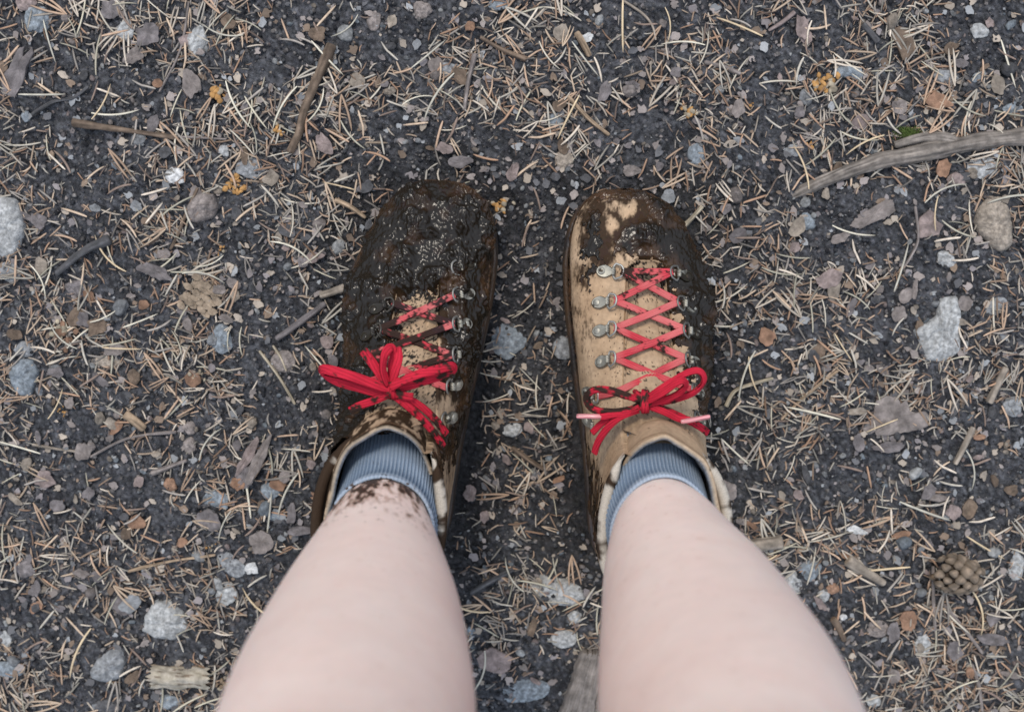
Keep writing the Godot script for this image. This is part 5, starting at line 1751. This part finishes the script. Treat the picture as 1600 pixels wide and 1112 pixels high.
func build_cone(at: Vector3, turn: float, long: float, wide: float, col: Color, label: String, flat: float) -> void:
	var o := thing("pine_cone", label, "pine cone", at, "pine cones")
	o.rotation.y = -deg_to_rad(turn)
	var core := stone_geo(Vector3(long * 0.78, wide * 0.62 * flat, wide * 0.62), Color(0.06, 0.045, 0.035), 77, 8, 0.1)
	put("core", core.mesh(), plain("cone_core", 0.9, 0.3), o)
	var shapes := []
	for k in 3:
		# a scale: thick shield with a knob
		var g := Geo.new()
		var rings := [[0.0, 0.55], [0.25, 0.50], [0.38, 0.42], [0.7, 0.30], [0.92, 0.12], [1.0, -0.1], [0.9, -0.4]]
		for r in rings.size():
			for j in 14:
				var a := TAU * j / 14
				var w: float = rings[r][0] * (1.0 + 0.12 * sin(a * 3 + k * 2) + 0.1 * lump_noise.get_noise_2d(a * 30, k * 50))
				var c := col.lerp(col * 0.55, rings[r][0] * 0.8 if r > 2 else 0.0) * (1.15 if r == 2 else 0.95)
				g.point(Vector3(cos(a) * w, rings[r][1] + (0.12 if r == 1 else 0.0), sin(a) * w * 0.85), Color(c.r, c.g, c.b))
		g.rows(0, 14, rings.size(), true)
		shapes.append(g.mesh())
	var m := grain("cone_scale", 0.8, noise_tex("bark_tone", 0.02, 5, 0.55, 1.0), 9.0)
	for k in 46:
		var u := (k + 0.5) / 46.0
		var ang := k * 2.39996
		var x := lerpf(-0.92, 0.95, u)
		var rad := sqrt(maxf(0.03, 1.0 - pow(absf(x + 0.12) / 1.12, 2.2)))
		var n := Vector3(x * 0.6, cos(ang) * rad, sin(ang) * rad).normalized()
		var p := Vector3(x * long, cos(ang) * rad * wide * 0.86 * flat, sin(ang) * rad * wide * 0.86)
		if p.y < -wide * 0.5:
			continue
		var s := wide * lerpf(0.4, 0.24, absf(x)) * rng.randf_range(0.75, 1.15)
		n = (n + Vector3(rng.randfn(0, 0.16) + 0.25, rng.randfn(0, 0.16), rng.randfn(0, 0.16))).normalized()
		var side := n.cross(Vector3.RIGHT).normalized()
		var sc := put("scale", shapes[k % 3], m, o)
		sc.transform = Transform3D(Basis(n.cross(side) * s, n * s, side * -s), p)


func build_extras() -> void:
	var bark := grain("bark", 0.85, null, 9.0)
	build_cone(Vector3(CONE[0] * 0.001, 0.011, CONE[1] * 0.001), 8.0, 0.0175, 0.0135, Color(0.315, 0.235, 0.165), "brown pine cone with closed knobbly scales in the lower right", 0.9)
	# a trodden cone: its scales lie flat in overlapping rows
	var old := thing("cone_piece", "flattened pale brown cone piece left of the left boot", "cone piece", Vector3(OLD_CONE[0] * 0.001, 0.002, OLD_CONE[1] * 0.001))
	old.rotation.y = deg_to_rad(-35.0)
	for k in 26:
		var row := k / 5
		var px := (k % 5 - 2.0) * 0.0049 + (0.0024 if row % 2 == 1 else 0.0) + rng.randf_range(-0.001, 0.001)
		var pz := (row - 2.5) * 0.0042 + rng.randf_range(-0.001, 0.001)
		var sc := put("scale", flake_geo(rng.randf_range(0.0030, 0.0042), rng.randf_range(0.0022, 0.0030), 0.0012, Color(0.40, 0.31, 0.225) * rng.randf_range(0.8, 1.1), 5000 + k, 0.3, 0.3, 14).mesh(), bark, old)
		sc.transform = Transform3D(Basis(Vector3.UP, rng.randf_range(-0.5, 0.5)) * Basis(Vector3.RIGHT, -0.3 + rng.randf_range(-0.15, 0.15)), Vector3(px, 0.0014 + rng.randf_range(0.0, 0.0012), pz))
	# split piece of bark, two prongs over a darker plate
	var s := thing("split_bark", "long split piece of grey-brown bark with two prongs below the left", "bark", Vector3(SPLIT[0] * 0.001, 0.002, SPLIT[1] * 0.001))
	s.set_meta("label", "long split piece of bark with two prongs left of the left leg")
	s.rotation.y = deg_to_rad(62.0)
	for pr in [[0.004, 0.0032, 0.019, 0.0045, 4.0, "taupe"], [0.002, -0.0045, 0.0165, 0.0042, -6.0, "pink"], [-0.012, 0.0005, 0.0105, 0.0078, 12.0, "purple"], [-0.019, -0.002, 0.005, 0.0055, 0.0, "rust"]]:
		var o := put("plate", flake_geo(pr[2], pr[3], 0.0024, tone[pr[5]], int(pr[2] * 1e5), 0.4, 0.06, 34).mesh(), bark, s)
		o.position = Vector3(pr[0], 0.0012 if pr[2] > 0.012 else 0.0, pr[1])
		o.rotation.y = deg_to_rad(pr[4])
	# curl of birch bark
	var g := Geo.new()
	var n := 44
	for j in n + 1:
		var x := lerpf(-0.021, 0.021, float(j) / n) 
		for k in 30:
			var a := lerpf(-0.95, 1.0, k / 29.0) * PI * 0.62
			var r := 0.0078 + 0.0022 * lump_noise.get_noise_2d(x * 3500, k * 9.0) + 0.0004 * fine_noise.get_noise_2d(x * 4000, k * 20.0)
			var e := 0.0036 * fine_noise.get_noise_2d(k * 22.0, signf(x) * 90) * smoothstep(0.017, 0.021, absf(x))
			var c := Color(0.50, 0.44, 0.34).lerp(Color(0.62, 0.55, 0.45), 0.5 + lump_noise.get_noise_2d(x * 9000, k * 20.0))
			c = c.lerp(Color(0.16, 0.1, 0.06), 0.8 * smoothstep(0.42, 0.6, fine_noise.get_noise_2d(x * 1500, k * 9.0 + 40)))
			c = c.lerp(Color(0.3, 0.19, 0.1), smoothstep(0.75, 1.0, absf(k / 14.5 - 1.0)) * 0.8)
			g.point(Vector3(x + e, cos(a) * r - 0.001, sin(a) * r), Color(c.r, c.g, c.b))
	g.rows(0, 30, n + 1, false)
	var curl := put("birch_bark", g.mesh(), bark)
	seat(curl, BIRCH[0] * 0.001, BIRCH[1] * 0.001, 0.003, 2.0)
	tag(curl, "pale curled strip of birch bark beside the left shin", "birch bark")
	# weathered plank end between the shins
	var p := Geo.new()
	for j in 70:
		var u := j / 69.0
		var z := lerpf(-0.030, 0.045, u)
		for k in 40:
			var f := 2.0 * k / 39.0 - 1.0
			var w := lerpf(0.0115, 0.0165, u) + 0.0008 * fine_noise.get_noise_2d(z * 4000, signf(f) * 50)
			var y := 0.009 * pow(maxf(0.0, 1.0 - pow(absf(f), 7.0)), 0.5) + 0.0008 * fine_noise.get_noise_2d(f * 260, z * 500) - 0.0026 * smoothstep(0.06, 0.0, absf(f - 0.62 + 0.1 * lump_noise.get_noise_2d(z * 6000, 5)))
			var z2 := z + (0.003 * fine_noise.get_noise_2d(f * 200, 7) if j < 3 else 0.0) + 0.003 * f * f
			var c := Color(0.27, 0.235, 0.21) * (1.0 + 0.35 * fine_noise.get_noise_2d(f * 330, z * 900) + 0.2 * lump_noise.get_noise_2d(f * 200, z * 3000))
			p.point(Vector3(f * w, y - (0.006 if j == 0 else 0.0), z2), Color(c.r, c.g, c.b))
	p.rows(0, 40, 70, false)
	var plank := put("wood_splinter", p.mesh(Vector3.UP), bark)
	seat(plank, PLANK[0] * 0.001, PLANK[1] * 0.001, 0.0, 14.0)
	tag(plank, "grey weathered splinter of wood with a crack, between the shins", "wood splinter")
	# the root that crosses at the right edge, with its side branch
	var root := thing("tree_root", "thick grey-brown root lying across the upper right corner", "root", Vector3(ROOT[0][0] * 0.001, 0, ROOT[0][1] * 0.001))
	for part in [[ROOT, [6.6, 6.4, 6.2, 5.8, 5.4, 5.0, 4.8, 4.6, 2.6], "stem"], [BRANCH, [3.0, 4.4, 4.2, 2.4], "branch"]]:
		var pts := []
		var rad := []
		for q in part[0].size():
			var x: float = part[0][q][0] * 0.001
			var z: float = part[0][q][1] * 0.001
			pts.append(Vector3(x, 0.002 - (0.0025 if q > 7 else 0.0), z) - root.position)
			rad.append(part[1][mini(q, part[1].size() - 1)] * 0.001)
		put(part[2], stick_geo(pts, rad, Color(0.26, 0.225, 0.195), 33, 0.3, 36, 0.0012, 0.2).mesh(), bark, root)
	# moss beside the root
	var moss := needle_geo(0.2, 0.3, Color(0.075, 0.105, 0.03), 3, 0.09).mesh()
	scatter("moss", "small cushion of green moss beside the root", "moss", moss, plain("moss_green", 0.9, 0.2), 420, func(_k: int) -> Array:
		var q := Vector2(MOSS[0] * 0.001 + rng.randfn(0, 0.004), MOSS[1] * 0.001 + rng.randfn(0, 0.0018))
		var l := rng.randf_range(0.0015, 0.003)
		return [lying(q, rng.randf() * TAU, 1.2, Vector3(l, l, l), 0.0022), Color(1, 1, 1) * rng.randf_range(0.4, 1.2)])


# ---------------------------------------------------------------- both boots
func dress_boot(b: Boot, lefts: Array, rights: Array, mud_l: float, mud_r: float) -> Array:
	var ends := []
	for k in lefts.size():
		var l: Array = lefts[k]
		var r: Array = rights[k]
		var across := Vector3(r[0] - l[0], 0, r[1] - l[1]).normalized()
		var a := build_hook(b, l[0] * 0.001, l[1] * 0.001, across, mud_l, k > 3)
		var z := build_hook(b, r[0] * 0.001, r[1] * 0.001, -across, mud_r, k > 3)
		ends.append([a, z])
	return ends


func build_right_boot() -> void:
	var b := new_boot(1.0, Vector3(0.087, 0.0, -0.002), 0.0, "right boot, tan leather with mud on its toe cap and outer side")
	b.throat = 0.0
	b.smears = [[6, 20, 44, 28], [-30, 26, 15, 36], [-12, 34, 18, 11], [40, 70, 13, 70], [-40, 60, 5, 40], [-37, 205, 9, 40], [42, 130, 8, 26], [0, 2, 40, 8]]
	b.clumps = [[3, 31, 25, 15], [24, 36, 19, 28], [34, 76, 19, 52], [40, 118, 11, 34], [-38, 208, 6, 30], [19, 60, 10, 11], [2, 2, 44, 7], [-34, 34, 6, 22], [16, 16, 14, 16]]
	b.bare = [[-9, 14, 16, 10], [-21, 22, 8, 12], [23, 83, 8, 5], [22, 104, 10, 6], [-20, 62, 16, 14]]
	shape_boot(b)
	build_sole(b)
	build_upper(b)
	build_tongue(b, [-12.0, -6.0, 6.0, 14.0, 14.0, 13.0, 13.0, 12.0, 10.0, 4.0], 1.0)
	build_lining(b)
	build_mud(b, "wet black mud caked on the toe cap and along the outer side")
	var ends := dress_boot(b, RIGHT_HOOKS_INNER, RIGHT_HOOKS_OUTER, 0.1, 0.75)
	var lace := lace_span
	lace.call(b, ends[0][0], ends[0][1], 0.002, 0.62, 11, b.root)
	for k in 4:
		lace.call(b, ends[k][0], ends[k + 1][1], 0.0015, [0.5, 0.42, 0.3, 0.2][k], 20 + k, b.root)
	for k in 4:
		lace.call(b, ends[k + 1][0], ends[k][1], 0.0038, [0.35, 0.25, 0.2, 0.1][k], 30 + k, b.root)
	var bow := build_knot(b, RIGHT_KNOT, 0.6)
	var flat := [[0, 1, 0.25], [0, 1, 0.25]]
	for r in RIGHT_BOW:
		var o := lace_path(b, r[1], r[2], r[3], r[4], r[5], r[0], bow, 0.0)
		if r[6].size() > 0:
			build_aglet(b, Vector3(r[6][0], r[6][1], r[6][2]), Vector3(r[6][3], r[6][4], r[6][5]), o)


func build_left_boot() -> void:
	var b := new_boot(-1.0, Vector3(-0.058, 0.0, -0.008), -0.0785, "left boot, almost wholly coated in wet dark brown mud")
	b.throat = -3.5
	b.smears = [[0, 30, 60, 64], [30, 90, 30, 70], [38, 190, 24, 100], [-34, 90, 20, 80], [-38, 150, 9, 50], [-8, 84, 30, 26], [16, 140, 18, 30], [-30, 165, 10, 20], [-26, 120, 12, 40]]
	b.clumps = [[-4, 32, 50, 44], [27, 85, 24, 50], [35, 150, 15, 60], [38, 215, 10, 50], [-34, 80, 17, 62], [-38, 140, 9, 34], [10, 68, 30, 16], [8, 78, 12, 6], [-26, 172, 5, 8], [19, 108, 12, 46], [-25, 108, 7, 22], [-31, 168, 6, 12]]
	b.bare = [[-4, 104, 9, 20], [-27, 146, 6, 16], [-33, 128, 3, 9]]
	shape_boot(b)
	build_sole(b)
	build_upper(b)
	build_tongue(b, [-12.0, -6.0, 6.0, 13.0, 12.0, 14.0, 11.0, 13.0, 10.0, 3.0], 0.6)
	build_lining(b)
	build_mud(b, "thick wet mud over the toe and both sides")
	var ends := dress_boot(b, LEFT_HOOKS_OUTER, LEFT_HOOKS_INNER, 1.7, 0.6)
	for k in range(1, 4):
		lace_span(b, ends[k][0], ends[k + 1][1], 0.0015, [0.9, 0.78, 0.7, 0.62][k], 40 + k, b.root)
	for k in range(1, 4):
		lace_span(b, ends[k + 1][0], ends[k][1], 0.0038, [0.8, 0.72, 0.68, 0.62][k], 50 + k, b.root)
	var bow := build_knot(b, LEFT_KNOT, 0.45)
	for r in LEFT_BOW:
		lace_path(b, r[1], r[2], r[3], r[4], r[5], r[0], bow, 0.0)


func build_knot(b: Boot, at: Array, muddy: float) -> Node3D:
	# two turns of the cord drawn tight
	var c := Vector3(at[0], at[1], at[2])
	var rows := []
	var ups := []
	for k in 11:
		var a := TAU * k / 9.0
		rows.append([c.x + 1.5 * sin(a * 0.5), c.y + 4.6 * cos(a), c.z + 6.2 * sin(a)])
		ups.append([0.1, cos(a), sin(a)])
	var o := lace_path(b, rows, ups, 0.0042, muddy, 70, "lace_knot", b.root)
	var rows2 := []
	var ups2 := []
	for k in 10:
		var a := TAU * k / 9.0
		rows2.append([c.x + 5.0 * cos(a) - 0.5, c.y + 3.2 * sin(a), c.z - 2.0 + 3.5 * cos(a)])
		ups2.append([cos(a), sin(a), 0.2])
	lace_path(b, rows2, ups2, 0.0034, muddy + 0.1, 71, "turn", o)
	return o


func _ready() -> void:
	rng.seed = 20240611
	soil_noise.seed = 3
	soil_noise.frequency = 0.012
	soil_noise.fractal_octaves = 3
	lump_noise.seed = 11
	lump_noise.noise_type = FastNoiseLite.TYPE_SIMPLEX_SMOOTH
	lump_noise.frequency = 0.01
	lump_noise.fractal_octaves = 2
	fine_noise.seed = 23
	fine_noise.noise_type = FastNoiseLite.TYPE_SIMPLEX
	fine_noise.frequency = 0.03
	fine_noise.fractal_octaves = 3

	# camera: held a metre above the ground, tilted a little back towards the feet
	var camera := Camera3D.new()
	camera.name = "camera"
	camera.position = Vector3(0, 1.0, 0)
	camera.rotation_degrees = Vector3(-96.5, 0, 0)
	camera.near = 0.05
	camera.far = 200.0
	camera.keep_aspect = Camera3D.KEEP_HEIGHT
	var lens := CameraAttributesPhysical.new()
	lens.frustum_focal_length = 48.3
	lens.frustum_focus_distance = 0.935
	lens.frustum_near = 0.05
	lens.frustum_far = 200.0
	lens.exposure_aperture = 4.6
	camera.attributes = lens
	add_child(camera)
	camera.current = true

	# overcast sky
	var sky_look := ProceduralSkyMaterial.new()
	sky_look.sky_top_color = Color(0.86, 0.915, 1.0)
	sky_look.sky_horizon_color = Color(0.60, 0.64, 0.70)
	sky_look.sky_curve = 0.4
	sky_look.ground_bottom_color = Color(0.2, 0.2, 0.2)
	sky_look.ground_horizon_color = Color(0.5, 0.52, 0.55)
	sky_look.sun_angle_max = 0.0
	var sky := Sky.new()
	sky.sky_material = sky_look
	var env := Environment.new()
	env.background_mode = Environment.BG_SKY
	env.sky = sky
	env.tonemap_mode = Environment.TONE_MAPPER_LINEAR
	env.tonemap_exposure = 1.62
	env.sdfgi_enabled = true
	env.ssao_enabled = true
	env.ssil_enabled = true
	var around := WorldEnvironment.new()
	around.name = "overcast_day"
	around.environment = env
	add_child(around)
	var sun := DirectionalLight3D.new()
	sun.name = "veiled_sun"
	sun.light_energy = 0.5
	sun.light_angular_distance = 14.0
	sun.light_color = Color(1.0, 0.965, 0.92)
	sun.shadow_enabled = true
	sun.rotation_degrees = Vector3(-58, -160, 0)
	add_child(sun)

	refs = REFS
	build_ground()
	build_litter()
	build_traced()
	build_extras()
	build_loose()
	build_right_boot()
	build_left_boot()
	build_person()
